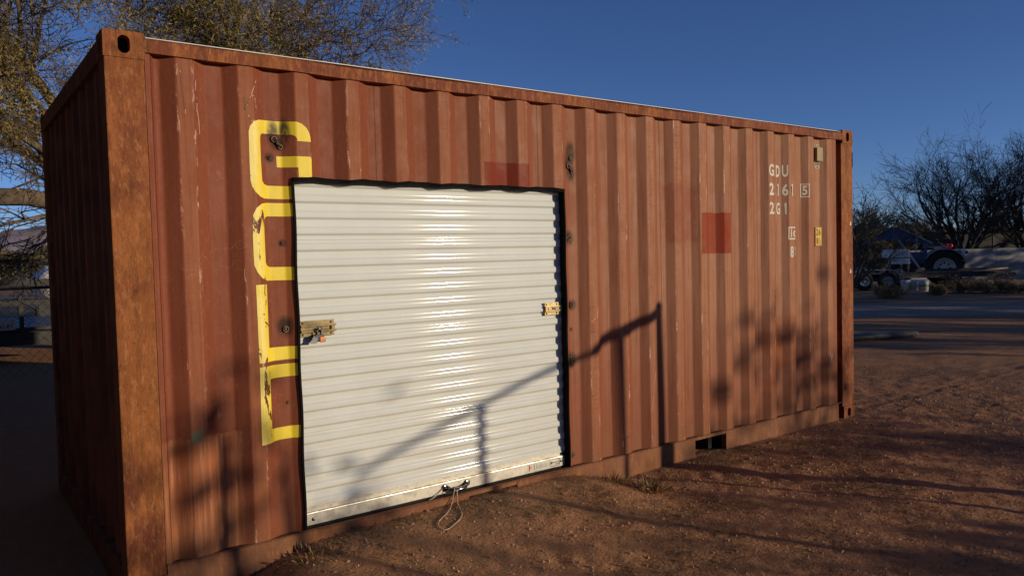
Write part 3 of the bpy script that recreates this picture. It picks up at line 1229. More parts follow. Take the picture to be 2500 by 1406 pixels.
# ------------------------------------------------------------------ roll-up door
CY = .064            # crest plane of the curtain
door = MB()
zb, zt = .265, 1.985
PR = 20.5
per = (zt - zb) / PR


def curtain_profile():
    P = []
    k = 0
    z = zb
    while z < zt - 1e-6:
        row = [(0.0, 0.0), (.33, 0.0), (.48, .0125), (.905, .0125)]
        if k % 6 == 4:      # lapped seam between the door sheets
            row = [(0.0, 0.0), (.33, 0.0), (.48, .0125), (.60, .0125), (.64, .0085), (.68, .0125), (.905, .0125)]
        for f, y in row:
            if z + f * per <= zt:
                P.append((z + f * per, y))
        z += per
        k += 1
    F_ = fillet(P, .0065, 5)
    out = [F_[0]]
    for p, q in zip(F_[:-1], F_[1:]):
        if abs(q[0] - p[0]) > .008:
            for f in (.0006 / abs(q[0] - p[0]), .5, 1 - .0006 / abs(q[0] - p[0])):
                out.append((p[0] + (q[0] - p[0]) * f, p[1] + (q[1] - p[1]) * f))
        out.append(q)
    return out


CP = curtain_profile()
xd = [DX0 + .012 + (DX1 - DX0 - .006) * i / 2 for i in range(3)]
vs = []
for z, y in CP:
    for x in xd:
        vs.append((x, CY + y + 0.0, z))
fs = []
nxd = len(xd)
for i in range(len(CP) - 1):
    for j in range(nxd - 1):
        fs.append((i * nxd + j, i * nxd + j + 1, (i + 1) * nxd + j + 1, (i + 1) * nxd + j))
door.add(vs, fs)
door = door.build('roll_up_door', M['door'], cont, True)
# bottom bar: two-step galvanised angle
mb = MB()
bx0, bx1 = DX0 + .014, DX1 - .012
prof = [(.082, .268), (.060, .268), (.060, .259), (.0685, .257), (.0685, .239), (.0555, .236), (.0545, .232), (.0545, .172), (.082, .172)]
for i in range(len(prof) - 1):
    (ya, za), (yb, zb_) = prof[i], prof[i + 1]
    mb.add([(bx0, ya, za), (bx1, ya, za), (bx1, yb, zb_), (bx0, yb, zb_)], [(0, 3, 2, 1)])
for x in (bx0, bx1):
    mb.add([(x, y, z) for y, z in prof], [tuple(range(len(prof)))])
fixn(mb.build('bottom_bar', M['galv'], door))
for x, z in ((bx0 + .045, .2), (bx1 - .03, .205)):
    mb = MB()
    mb.sphere((x, .0545, z), .0095, 8, (1, .6, 1))
    mb.build('bar_bolt', M['chrome'], door, True)
# pull handle
hx, hz = 1.785, .200
mb = MB()
mb.tube([(hx - .062, .052, hz + .004), (hx - .05, .022, hz - .004), (hx - .03, .010, hz - .007), (hx + .03, .010, hz - .007), (hx + .052, .022, hz - .002), (hx + .066, .052, hz + .004)], [.013, .011, .0125, .0125, .010, .012], 12)
for x in (hx - .078, hx + .078):
    mb.lathe([(.0001, .0475), (.017, .0475), (.021, .0505), (.021, .0544)], 16, Matrix.Translation((x, 0, hz + .006)), 'Y')
    mb.sphere((x, .0475, hz + .006), .008, 7)
mb.build('pull_handle', M['chrome'], door, True)
# printed stickers on the bar
mb = MB()
mb.box(2.325, 2.495, .0535, .0542, .181, .228)
stk = mb.build('warning_sticker', M['stick'], door)
mb = MB()
mb.box(2.333, 2.341, .0526, .0534, .184, .225)
mb.box(2.341, 2.346, .0526, .0534, .203, .211)
mb.build('sticker_print', M['redink'], stk) if False else None
r_ = mb.build('warning_bar', M['redink'], door)
mb = MB()
mb.bar((2.346, .0530, .199), (2.362, .0530, .214), .003, .0006)
mb.bar((2.346, .0530, .199), (2.354, .0530, .194), .004, .0006)
mb.box(2.374, 2.380, .0526, .0534, .186, .224)
for i in range(9):
    mb.box(2.393 + i * .0105, 2.396 + i * .0105, .0528, .0534, .188 + .003 * (i % 2), .222 - .004 * (i % 3))
mb.box(2.489, 2.492, .0526, .0534, .187, .223)
mb.build('sticker_print', M['greyink'], door)
wall_text([('EN', 2.519, 2.528, .196, .214), ('www', 2.532, 2.55, .202, .208)] if False else [], 'x', M['ink'], door) if False else None
mb = MB()
for P in frame_rects(2.505, 2.588, .182, .228, .0022) + frame_rects(2.553, 2.584, .189, .213, .0016):
    mb.add([(x, .0538, z) for x, z in P], [(0, 1, 2, 3)])
for i in range(3):
    mb.box(2.511 + .004 * i, 2.514 + .004 * i, .0532, .054, .196 + .006 * (i % 2), .214 - .004 * (i % 2))
for i in range(5):
    mb.box(2.524 + i * .005, 2.527 + i * .005, .0532, .054, .202, .207 + .003 * (i % 2))
for i in range(3):
    mb.box(2.558, 2.58, .0532, .054, .193 + .006 * i, .195 + .006 * i)
mb.build('maker_label', M['ink'], door)


# black edge trim following the cut corrugation
mb = MB()
txs = [x for x in xs if DX0 - .001 <= x <= DX1 + .001]
z0, z1 = DZ1 - .017, DZ1 + .005
ring = []
for x in txs:
    y = YO + .45 * (wall_y(x) - YO)
    dz = .004 * math.sin(x * 21) + .002 * math.sin(x * 47)
    ring.append([(x, y - .007, z0 + dz), (x, y - .009, z1 - .006 + dz), (x, y - .002, z1 + dz), (x, .058, z1 + dz), (x, .058, z0 + dz)])
for i in range(len(ring) - 1):
    mb.add(ring[i] + ring[i + 1], [(k, (k + 1) % 5, 5 + (k + 1) % 5, 5 + k) for k in range(5)])
mb.add(ring[0], [(0, 1, 2, 3, 4)])
mb.add(ring[-1], [(4, 3, 2, 1, 0)])
for xa, xb in ((DX0 - .003, DX0 + .009), (DX1 - .005, DX1 + .004)):
    y = wall_y((xa + xb) / 2)
    n = 26
    for i in range(n):
        za, zb2 = .165 + (z0 - .165) * i / n, .165 + (z0 - .165) * (i + 1) / n
        o1, o2 = .0025 * math.sin(i * .9), .0025 * math.sin((i + 1) * .9)
        vs = []
        for z, o in ((za, o1), (zb2, o2)):
            vs += [(xa + o, y - .008, z), (xb + o, y - .008, z), (xb + o, .061, z), (xa + o, .061, z)]
        mb.add(vs, [(0, 1, 5, 4), (1, 2, 6, 5), (2, 3, 7, 6), (3, 0, 4, 7)])
fixn(mb.build('door_trim', M['black'], cont))
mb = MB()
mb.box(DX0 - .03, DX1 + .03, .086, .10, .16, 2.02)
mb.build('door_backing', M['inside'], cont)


# slide bolts
def slide_bolt(x0, x1, z0, z1, flip):
    y = CY - .003
    mb = MB()
    h = z1 - z0
    mb.box(x0, x1, y - .004, y, z0, z0 + h * .3, .001)
    mb.box(x0, x1, y - .004, y, z1 - h * .3, z1, .001)
    for zc in (z0 + h * .32, z1 - h * .32):
        mb.box(x0 - (.006 if flip else 0), x1 + (0 if flip else .006), y - .019, y - .0008, zc - .005, zc + .005, .002)
    e0 = x1 - .018 if not flip else x0
    mb.box(e0, e0 + .018, y - .014, y - .0045, z0 + h * .36, z1 - h * .36)
    b = mb.build('slide_bolt', M['brass' if flip else 'brassd'], door)
    mb = MB()
    a, c = (x0, x1 - .03) if not flip else (x0 + .024, x1 - .002)
    mb.box(a, c, y - .012, y - .005, z0 + h * .38, z1 - h * .38, .002)
    for x in (x0 + .014, x1 - .018):
        for z in (z0 + h * .14, z1 - h * .14):
            mb.sphere((x, y - .005, z), .0058, 7, (1, .7, 1))
    xm = (x0 + x1) / 2 + .012
    mb.box(xm - .018, xm + .004, y - .0135, y - .0118, z0 + h * .39, z1 - h * .39)
    for v in range(len(mb.v)):
        pass
    # bolts and sliding bar are welded to the latch body
    o = MB()
    o.box(xm - .016, xm + .012, y - .016, y - .0124, z0 + h * .42, z1 - h * .40)
    mb2 = mb
    mb2.build('latch_bar', M['brass'], b) if False else None
    return b, mb, o, xm


for (x0, x1, z0, z1, fl) in ((.868, 1.056, 1.157, 1.240, False), (2.496, 2.612, 1.163, 1.243, True)):
    b, body, knob, xm = slide_bolt(x0, x1, z0, z1, fl)
    # sub-part depth limit: fold sliding bar and knob into their own door parts
    me_b = body.build('sliding_bar', M['brass' if fl else 'brassd'], door, False)
    knob.build('bolt_knob', M['padlock'], door)

# padlock hanging on the left bolt
lx, lz, ly = .962, 1.150, .034
pad = thing('padlock', 'dark cased padlock hanging from the left slide bolt of the white door', 'padlock', (lx, ly, lz))
mb = MB()
mb.tube([(.008, .004, .012), (.008, 0, .036), (.004, -.002, .046), (-.006, -.002, .05), (-.014, -.002, .044), (-.017, 0, .034), (-.017, .004, .012)], .0038, 8)
mb.build('shackle', M['chrome'], pad, True)
mb = MB()
mb.box(-.030, .022, -.014, .012, -.020, .018, .006)
mb.build('lock_body', M['padlock'], pad)
mb = MB()
mb.box(-.004, .026, -.018, -.0145, -.022, .004, .003)
mb.lathe([(.0001, -.019), (.006, -.019), (.006, -.0182)], 12, Matrix.Translation((.010, 0, -.009)), 'Y')
mb.build('key_face', M['copper'], pad)
mb = MB()
mb.poly([(-.034, -.012, .014), (-.052, -.016, -.012), (-.070, -.018, -.024), (-.022, -.018, -.026), (-.016, -.014, .004)], (0, .009, 0))
fixn(mb.build('rubber_cover', M['padlock'], pad))

# rope tied to the pull handle
tag_pts = [(1.770, .004, .208), (1.768, -.004, .190), (1.755, -.014, .165), (1.738, -.03, .14), (1.716, -.05, .155), (1.700, -.085, .142), (1.688, -.13, .118)]
RP2 = [(1.700, -.030), (1.655, -.085), (1.599, -.135), (1.552, -.165), (1.516, -.195), (1.494, -.222), (1.482, -.248), (1.479, -.275), (1.492, -.290), (1.52, -.292), (1.562, -.272), (1.602, -.245), (1.637, -.222), (1.667, -.190), (1.689, -.155), (1.707, -.108), (1.728, -.055)]
rp = [(1.745, .024, .205), (1.742, .002, .214), (1.735, -.006, .195)] + [(x, y, G(x, y) + .006) for x, y in RP2] + [(1.752, -.006, .178), (1.762, .002, .196), (1.760, .022, .206)]


def spline(P, n=6):
    P = [Vector(p) for p in P]
    out = []
    for i in range(len(P) - 1):
        p0, p1, p2, p3 = P[max(i - 1, 0)], P[i], P[i + 1], P[min(i + 2, len(P) - 1)]
        for j in range(n):
            t = j / n
            out.append(.5 * ((2 * p1) + (p2 - p0) * t + (2 * p0 - 5 * p1 + 4 * p2 - p3) * t * t + (3 * p1 - p0 - 3 * p2 + p3) * t ** 3))
    out.append(P[-1])
    return out


mb = MB()
rs_ = []
for p in spline(rp):
    rs_.append(Vector((p.x, p.y, max(p.z, G(p.x, p.y) + .006))))
mb.tube(rs_, .0032, 7)
mb.tube([(1.758, -.002, .192), (1.750, -.012, .172), (1.744, -.018, .158)], .0042, 7)
mb.tube(spline([(1.738, .002, .197), (1.752, -.006, .193), (1.772, .004, .191)]), .0042, 7)
mb.tube(spline([(1.690, .050, .203), (1.66, .044, .186), (1.625, .038, .170), (1.59, .036, .158)]), .003, 6)
tag(mb.build('rope', M['rope'], None, True), 'thin tan rope loop tied to the chrome pull handle and hanging to the dirt', 'rope')

# ------------------------------------------------------------------ plants
def grow(segs, tips, p, d, length, r, lev, P, R):
    n = max(2, int(round(length / P['step'][lev])))
    st = length / n
    p = Vector(p)
    d = Vector(d).normalized()
    kids = P['kids'][lev] if lev < len(P['kids']) else 0
    slots_ = sorted(R.uniform(P['from'][lev], 1.0) for _ in range(kids))
    si = 0
    rt = r * P['taper']
    for i in range(n):
        f0, f1 = i / n, (i + 1) / n
        d2 = d + Vector((R.gauss(0, 1), R.gauss(0, 1), R.gauss(0, 1))) * P['wander'][lev] + Vector((0, 0, P['lift'][lev]))
        d2.normalize()
        q = p + d2 * st
        ra, rb = r + (rt - r) * f0, r + (rt - r) * f1
        segs.append((p.copy(), q.copy(), max(ra, P['rmin']), max(rb, P['rmin']), lev))
        while si < kids and slots_[si] <= f1 + 1e-9:
            ang = P['angle'][lev] * R.uniform(.65, 1.3)
            ax = d2.cross(Vector((R.gauss(0, 1), R.gauss(0, 1), R.gauss(0, 1))))
            if ax.length < 1e-4:
                ax = Vector((1, 0, 0))
            cd = Matrix.Rotation(math.radians(ang), 3, ax.normalized()) @ d2
            grow(segs, tips, q if R.random() < .5 else p.lerp(q, R.random()), cd, length * P['ratio'][lev] * R.uniform(.6, 1.25), max(rb * P['rr'], P['rmin']), lev + 1, P, R)
            si += 1
        p, d = q, d2
        if lev >= P['leaf_lev']:
            tips.append((p.copy(), d.copy()))


def seg_mesh(segs, name, mat, parent, thick=.02):
    mb = MB()
    V, F = mb.v, mb.f
    for a, b, ra, rb, lev in segs:
        n = 8 if ra > .06 else (5 if ra > thick else 3)
        d = b - a
        if d.length < 1e-6:
            continue
        d.normalize()
        u = d.cross(Vector((.3, .2, 1)))
        if u.length < 1e-3:
            u = d.cross(Vector((1, 0, 0)))
        u.normalize()
        w = d.cross(u)
        o = len(V)
        e = d * min(ra * .5, .03)
        for c, r in ((a - e, ra), (b + e * .4, rb)):
            for j in range(n):
                t = 2 * math.pi * j / n
                q = c + u * (r * math.cos(t)) + w * (r * math.sin(t))
                V.append((q.x, q.y, q.z))
        for j in range(n):
            F.append((o + j, o + (j + 1) % n, o + n + (j + 1) % n, o + n + j))
    return mb.build(name, mat, parent, True)


def leaf_mesh(tips, name, mat, parent, R, per=3, ln=.06, wd=.009, droop=.4, spread=.05, keep=None):
    mb = MB()
    V, F = mb.v, mb.f
    for p, d in tips:
        for _ in range(per if isinstance(per, int) else (int(per) + (R.random() < per % 1))):
            c = p + Vector((R.gauss(0, spread), R.gauss(0, spread), R.gauss(0, spread)))
            if keep and not keep(c, R):
                continue
            ax = Vector((R.gauss(0, 1), R.gauss(0, 1), R.gauss(0, .7) - droop)).normalized()
            s = ax.cross(Vector((R.gauss(0, 1), R.gauss(0, 1), R.gauss(0, 1))))
            if s.length < 1e-3:
                continue
            s.normalize()
            l, w = ln * R.uniform(.6, 1.3), wd * R.uniform(.7, 1.3)
            o = len(V)
            for q in (c - s * w * .2, c + ax * l * .5 - s * w, c + ax * l, c + ax * l * .5 + s * w):
                V.append((q.x, q.y, q.z))
            F.append((o, o + 1, o + 2, o + 3))
    return mb.build(name, mat, parent)


# big leafy mesquite behind the container
def big_tree():
    R = random.Random(21)
    base = Vector((1.9, 7.3, 0))
    t = thing('mesquite_tree', 'large mesquite with yellow-green leaves spreading above the near end of the container', 'tree', base)
    P = dict(step=[.35, .28, .2, .13, .09], kids=[9, 9, 8, 6], taper=.35, wander=[.10, .13, .15, .17, .2], lift=[.01, .015, -.005, -.03, -.06], angle=[42, 42, 45, 48],
             ratio=[.52, .50, .42, .42], rr=.55, rmin=.0035, leaf_lev=3)
    P['from'] = [.25, .15, .1, .1]
    trunk, segs, tips = [], [], []
    trunk.append((Vector((0, 0, -.1)), Vector((.05, 0, .8)), .24, .21, 0))
    trunk.append((Vector((.05, 0, .8)), Vector((.0, -.05, 1.5)), .21, .2, 0))
    seg_mesh(trunk, 'trunk', M['bark'], t)
    limbs = [((-.1, -.05, 1.5), (-.85, -.35, .62), 4.0, .085), ((0, -.05, 1.5), (-.45, -.2, 1.0), 4.4, .095), ((0, 0, 1.5), (.08, -.45, 1.0), 3.8, .09),
             ((.1, 0, 1.5), (.55, -.38, .85), 2.5, .08), ((0, 0, 1.4), (.1, .5, 1), 3.6, .09), ((.0, -.1, 1.5), (-.1, -.75, .75), 3.4, .07), ((.1, -.1, 1.5), (.45, -.7, .62), 2.9, .07), ((-.1, -.1, 1.5), (-.6, -.7, .55), 3.6, .075)]
    for p, d, l, r in limbs:
        grow(segs, tips, p, d, l, r, 0, P, R)
    # the heavy low limb that runs out to the left
    a = Vector((0, -.1, 1.45))
    low = [a, Vector((-.55, -.5, 1.95)), Vector((-1.1, -.9, 2.22)), Vector((-1.7, -1.35, 2.30)), Vector((-2.4, -1.8, 2.26)), Vector((-3.2, -2.3, 2.32)), Vector((-4.2, -2.8, 2.6))]
    rr = [.16, .12, .10, .092, .088, .08, .06]
    for i in range(len(low) - 1):
        segs.append((low[i], low[i + 1], rr[i], rr[i + 1], 0))
        for _ in range(5 if i > 3 else 1):
            q = low[i].lerp(low[i + 1], R.random())
            grow(segs, tips, q, (R.gauss(-.2, .7), R.gauss(-.2, .6), R.uniform(-.1, 1.0)), R.uniform(.8, 2.0), .025, 1, P, R)
    seg_mesh(segs, 'branches', M['bark'], t)

    def keep(c, R_):
        n = float(vnoise(np.array(c.x * 1.1 + 40), np.array(c.z * 1.1 + c.y * .7 + 40), 3))
        if c.z < 2.7 and c.x < -.6:
            return R_.random() < .06
        return R_.random() < max(.12, min(1, (n - .22) * 2.6))
    leaf_mesh(tips, 'foliage', M['leaf'], t, R, 3.7, .055, .0050, .5, .06, keep)
    return len(segs), len(tips)


print('tree', big_tree())


# bare mesquites and scrub in the far yard
RZ = math.atan2(-.597, .802)         # local +X runs to the right in the photograph


def at(px, depth):
    """ground point lying `depth` metres along the view axis under a column of the photograph"""
    p = CAM + FX * depth + RX * ((px - 1250) / 1899.4 * depth)
    return Vector((p.x, p.y, G(p.x, p.y)))


def bare_tree(name, label, base, height, spread, seed, mat, r0=.12, nl=9, kids=(7, 7, 5), rmin=.012, lean=(0, 0), leaves=0, group=None):
    R = random.Random(seed)
    t = thing(name, label, 'tree' if height > 3 else 'bush', base, R.uniform(0, 6), group)
    P = dict(step=[height * .09, height * .07, height * .05, height * .04], kids=list(kids), taper=.3, wander=[.12, .15, .18, .2], lift=[.05, .05, .04, .02], angle=[30, 32, 36, 38],
             ratio=[.48, .48, .45, .4], rr=.6, rmin=rmin, leaf_lev=2)
    P['from'] = [.2, .15, .1, .1]
    segs, tips = [], []
    tr = [(Vector((0, 0, -.1)), Vector((0, 0, height * .08)), r0, r0 * .8, 0)]
    seg_mesh(tr, 'trunk', mat, t)
    for i in range(nl):
        a = 2 * math.pi * i / nl + R.uniform(-.3, .3)
        s = spread * R.uniform(.35, 1.15)
        d = Vector((math.cos(a) * s + lean[0], math.sin(a) * s + lean[1], 1))
        grow(segs, tips, (0, 0, height * .06), d, height * .82 * (1.05 - .12 * s), r0 * .45, 0, P, R)
    seg_mesh(segs, 'branches', mat, t, .03)
    if leaves:
        leaf_mesh(tips, 'foliage', M['leafg'], t, R, leaves, height * .03, height * .006, 0, height * .012)
    return t, len(segs)


bare_tree('mesquite_tree', 'tall bare dark mesquite fanning out above the grey wall', at(2352, 43), 6.1, .95, 4, M['barkd'], .26, 13, (9, 9, 7), .0062)
bare_tree('mesquite_tree', 'bare mesquite crowding the right edge of the yard beside the taller one', at(2510, 44), 6.0, .8, 9, M['barkd'], .22, 10, (9, 8, 7), .0062)
bare_tree('mesquite_bush', 'dense bare thorn bush standing against the far corner of the container', at(2080, 25.2), 2.8, .9, 15, M['barkg'], .10, 14, (7, 6, 4), .006)
bare_tree('mesquite_bush', 'low tangled bare brush behind the raised tractor loader', at(2225, 40), 2.3, 1.0, 19, M['barkg'], .14, 13, (7, 7, 5), .009, (0, 0), 1)
bare_tree('mesquite_bush', 'brown twiggy brush between the thorn bush and the white crate', at(2135, 35), 2.6, 1.0, 23, M['barkg'], .14, 13, (7, 7, 5), .009, (0, 0), 1)

# low scrub along the road
for px, dep, h, sd, lab in ((2172, 22.8, .36, 31, 'dark low scrub clump in front of the three buckets'), (2345, 24.6, .42, 32, 'tan dry scrub clump under the middle of the flatbed trailer'), (2420, 24.3, .42, 33, 'small dry scrub clump beside the trailer jack post'),
                        (2475, 23.9, .40, 34, 'dry scrub clump at the right end of the row by the jack post'), (2290, 23.8, .24, 35, 'smallest dry scrub tuft just right of the buckets')):
    R = random.Random(sd)
    b = at(px, dep)
    bt = thing('scrub_bush', lab, 'bush', b)
    P = dict(step=[h * .2, h * .15, h * .12], kids=[6, 4], taper=.4, wander=[.2, .22, .25], lift=[.03, .02, 0], angle=[40, 45], ratio=[.5, .5], rr=.6, rmin=.005, leaf_lev=1)
    P['from'] = [.2, .1]
    segs, tips = [], []
    for i in range(26):
        a = R.uniform(0, 6.28)
        grow(segs, tips, (R.gauss(0, h * .7), R.gauss(0, h * .25), -.02), (math.cos(a) * .9, math.sin(a) * .9, 1), h * R.uniform(.6, 1.1), .008, 0, P, R)
    seg_mesh(segs, 'stems', M['barkg'], bt)
    leaf_mesh(tips, 'foliage', M['straw'], bt, R, 2, .05, .006, -.3, .03)


# far scrub belt on the left horizon and behind the wall (a mass)
def scrub_belt(az0, az1, d0, d1, h0, h1, n, seed, label, size):
    R = random.Random(seed)
    mb = MB()
    V, F = mb.v, mb.f
    for _ in range(n):
        az = math.radians(R.uniform(az0, az1))
        d = R.uniform(d0, d1)
        top = h0 + (h1 - h0) * float(vnoise(np.array(math.degrees(az) * 1.3 + 50), np.array(d * .05), seed))
        z = top * (R.random() ** .7)
        c = Vector((CAM.x + d * math.sin(az), CAM.y + d * math.cos(az), z))
        u = Vector((R.gauss(0, 1), R.gauss(0, 1), R.gauss(0, 1))).normalized()
        w = u.cross(Vector((R.gauss(0, 1), R.gauss(0, 1), R.gauss(0, 1)))).normalized()
        s = size * R.uniform(.5, 1.3)
        o = len(V)
        for q in (c - u * s, c - w * s * .35, c + u * s, c + w * s * .35):
            V.append(tuple(q))
        F.append((o, o + 1, o + 2, o + 3))
    return stuff(mb.build('desert_scrub', M['leafg'], None), label, 'scrub')


scrub_belt(-12, 16, 80, 115, 2.6, 4.1, 26000, 5, 'far belt of olive desert scrub on the left horizon', .28)
scrub_belt(45, 84, 70, 120, 2.2, 3.8, 22000, 8, 'far belt of desert scrub behind the bare trees on the right', .35)

# ------------------------------------------------------------------ far yard, right
# grey panel wall
b = at(2470, 34)
wallt = thing('panel_wall', 'low grey panel wall running behind the tractor', 'wall', b, RZ)
for i in range(-3, 4):
    mb = MB()
    mb.box(i * 1.4 - .695, i * 1.4 + .695, -.06, .06, -.05, 1.32 + .01 * math.sin(i * 3), .008)
    mb.build('wall_panel', M['concrete'], wallt)
mb = MB()
mb.box(-4.9, 4.9, -.16, -.062, -.05, .38, .01)
mb.build('footing', M['concrete'], wallt)
b = at(2450, 58)
shed = thing('long_shed', 'long dark flat-roofed shed beyond the grey wall', 'shed', b, RZ)
mb = MB()
mb.box(-6.5, 9, 0, 6, -.1, 2.45)
mb.build('walls', M['shed'], shed)
mb = MB()
mb.box(-6.9, 9.4, -.4, 6.4, 2.46, 2.62)
mb.build('roof', M['tin'], shed)
for i in range(6):
    mb = MB()
    mb.box(-6 + i * 2.6, -5.9 + i * 2.6, -.03, -.004, 0, 2.4)
    mb.build('wall_batten', M['tin'], shed)

# tractor with raised loader, facing left
tb = at(2302, 30)
TR = RZ + math.radians(-24)
trac = thing('tractor', 'old blue tractor with white rear wheel and raised front loader', 'tractor', tb, TR)


def wheel(parent, c, rad, width, rim, lug=True, mat_rim='rimw', name='wheel'):
    n = 40
    mb = MB()
    w = width / 2
    prof = [(rad * .56, -w * .8), (rad * .75, -w), (rad * .93, -w * .95), (rad, -w * .7), (rad, w * .7), (rad * .93, w * .95), (rad * .75, w), (rad * .56, w * .8)]
    mb.lathe(prof, n, Matrix.Translation(c), 'Y')
    if lug:
        for i in range(22):
            a = 2 * math.pi * i / 22
            for s in (-1, 1):
                d = Vector((math.cos(a + s * .07), 0, math.sin(a + s * .07)))
                d2 = Vector((math.cos(a), 0, math.sin(a)))
                mb.bar(Vector(c) + d2 * (rad * 1.01) + Vector((0, s * w * .05, 0)), Vector(c) + d * (rad * .98) + Vector((0, s * w * .95, 0)), .045, .05)
    wh = mb.build(name, M['tyre'], parent, False)
    mb = MB()
    mb.lathe([(rad * .57, -w * .82), (rad * .53, -w * .86), (rad * .50, -w * .6), (rad * .42, -w * .35), (rad * .18, -w * .30), (rad * .16, -w * .5), (.001, -w * .5)], 28, Matrix.Translation(c), 'Y')
    mb.lathe([(rad * .57, w * .82), (rad * .50, w * .6), (rad * .42, w * .35), (.001, w * .30)], 28, Matrix.Translation(c), 'Y')
    mb.build('rim', M[mat_rim], wh, True)
    for i in range(8 if rad > .5 else 5):
        a = 2 * math.pi * i / (8 if rad > .5 else 5)
        q = Vector(c) + Vector((math.cos(a) * rad * .29, -w * .34, math.sin(a) * rad * .29))
        mb = MB()
        mb.sphere(q, rad * .055, 6, (1, .3, 1))
        mb.build('rim_hole', M['tyre'], wh)
    return wh


wheel(trac, (0, -.62, .66), .66, .36, .3)
wheel(trac, (0, .72, .66), .66, .36, .3)
wheel(trac, (-1.55, -.55, .42), .42, .2, .2)
wheel(trac, (-1.55, .6, .42), .42, .2, .2)
mb = MB()
mb.box(-1.62, -.5, -.27, .32, .78, 1.28, .06)
mb.box(-1.80, -1.62, -.25, .3, .70, 1.2, .03)
mb.build('hood', M['bluep'], trac)
mb = MB()
mb.box(-1.7, .35, -.2, .25, .48, .80, .04)
mb.bar((0, -.5, .66), (0, .6, .66), .22)
mb.bar((-1.55, -.5, .42), (-1.55, .55, .42), .12)
mb.build('chassis', M['trailer'], trac)
for s, yc in ((-1, -.62), (1, .72)):
    mb = MB()
    arc = []
    for i in range(10):
        a = math.radians(150 - i * 15)
        arc.append((.74 * math.cos(a) * 1.02, .66 + .74 * math.sin(a)))
    for i in range(9):
        (xa, za), (xb, zb3) = arc[i], arc[i + 1]
        for o in (0,):
            vs = [(xa, yc - .22, za), (xb, yc - .22, zb3), (xb, yc + .22, zb3), (xa, yc + .22, za), (xa * .96, yc - .22, za - .03), (xb * .96, yc - .22, zb3 - .03), (xb * .96, yc + .22, zb3 - .03), (xa * .96, yc + .22, za - .03)]
            mb.add(vs, [(0, 1, 2, 3), (4, 7, 6, 5), (0, 4, 5, 1), (3, 2, 6, 7)])
    side_y = yc + .2 * (1 if s < 0 else -1)
    mb.poly([(-.55, side_y, .9), (-.55, side_y, 1.2), (-.3, side_y, 1.36), (.55, side_y, 1.32), (.7, side_y, 1.1), (.35, side_y, .75)], (0, .02, 0))
    f = fixn(mb.build('fender', M['greyp'], trac))
    mb = MB()
    mb.poly([(.56, yc - .2, 1.16), (.60, yc - .2, 1.36), (.74, yc - .2, 1.30), (.80, yc - .2, 1.16)], (0, .4, 0))
    fixn(mb.build('fender_end', M['whitep'], f))
    mb = MB()
    mb.lathe([(.001, -.005), (.045, -.005), (.045, .01)], 12, Matrix.Translation((.70, yc - .205, 1.23)), 'Y')
    mb.build('lamp_hole', M['ink'], f)
    mb = MB()
    mb.bar((.02, yc, 1.40), (.02, yc, 1.45), .03)
    mb.bar((-.55, yc, 1.46), (.1, yc, 1.47), .05)
    mb.build('lamp_stalk', M['greyp'], trac)
    mb = MB()
    mb.sphere((.2, yc, 1.49), .085, 8, (1, .8, 1))
    mb.build('warning_lamp', M['red'], trac, True)
mb = MB()
mb.box(-.25, .15, -.15, .3, 1.0, 1.1, .02)
mb.box(.1, .18, -.15, .3, 1.1, 1.38, .02)
mb.build('seat', M['tyre'], trac)
mb = MB()
ring = [(-.62 + .06 * math.sin(2 * math.pi * i / 16), .05 + .2 * math.cos(2 * math.pi * i / 16), 1.42 + .18 * math.sin(2 * math.pi * i / 16)) for i in range(17)]
mb.tube(ring, .016, 6, False)
mb.bar((-.85, .05, 1.2), (-.62, .05, 1.42), .04)
mb.build('steering_wheel', M['tyre'], trac)
for yc in (-.46, .52):
    mb = MB()
    mb.bar((-.62, yc, .6), (-.62, yc, 1.62), .10, .12)
    mb.build('loader_post', M['bluep'], trac)
    mb = MB()
    # arm: rear straight beam, then the bent plate running down to the bucket
    mb.bar((-.36, yc, 1.56), (-1.62, yc, 2.24), .075, .10)
    mb.poly([(-1.58, yc - .03, 2.26), (-1.78, yc - .03, 2.27), (-2.55, yc - .03, 1.82), (-2.6, yc - .03, 1.66), (-2.1, yc - .03, 1.80), (-1.35, yc - .03, 1.72), (-.7, yc - .03, 1.62), (-.9, yc - .03, 1.82)], (0, .06, 0))
    fixn(mb.build('loader_arm', M['bluep'], trac))
    mb = MB()
    mb.tube([(-.80, yc - .05, .62), (-1.2, yc - .05, 1.25)], .045, 8)
    mb.tube([(-1.2, yc - .05, 1.25), (-1.55, yc - .05, 1.78)], .028, 8)
    mb.build('hydraulic_ram', M['fender'], trac)
    mb = MB()
    mb.bar((-.40, yc - .058, 1.615), (-1.62, yc - .058, 2.285), .035, .035)
    mb.bar((-.92, yc - .052, 1.25), (-.92, yc - .052, 1.98), .03, .03)
    mb.build('arm_edge', M['fender'], trac)
mb = MB()
mb.poly([(-2.5, -.75, 1.84), (-2.95, -.75, 1.62), (-3.1, -.75, 1.36), (-2.75, -.75, 1.42), (-2.5, -.75, 1.62)], (0, 1.6, 0))
fixn(mb.build('loader_bucket', M['bluep'], trac))
for x, z, w in ((-.62, 1.45, .07), (-1.8, 1.95, .06)):
    mb = MB()
    mb.bar((x, -.46, z), (x, .52, z), w)
    mb.build('cross_tube', M['bluep'], trac)

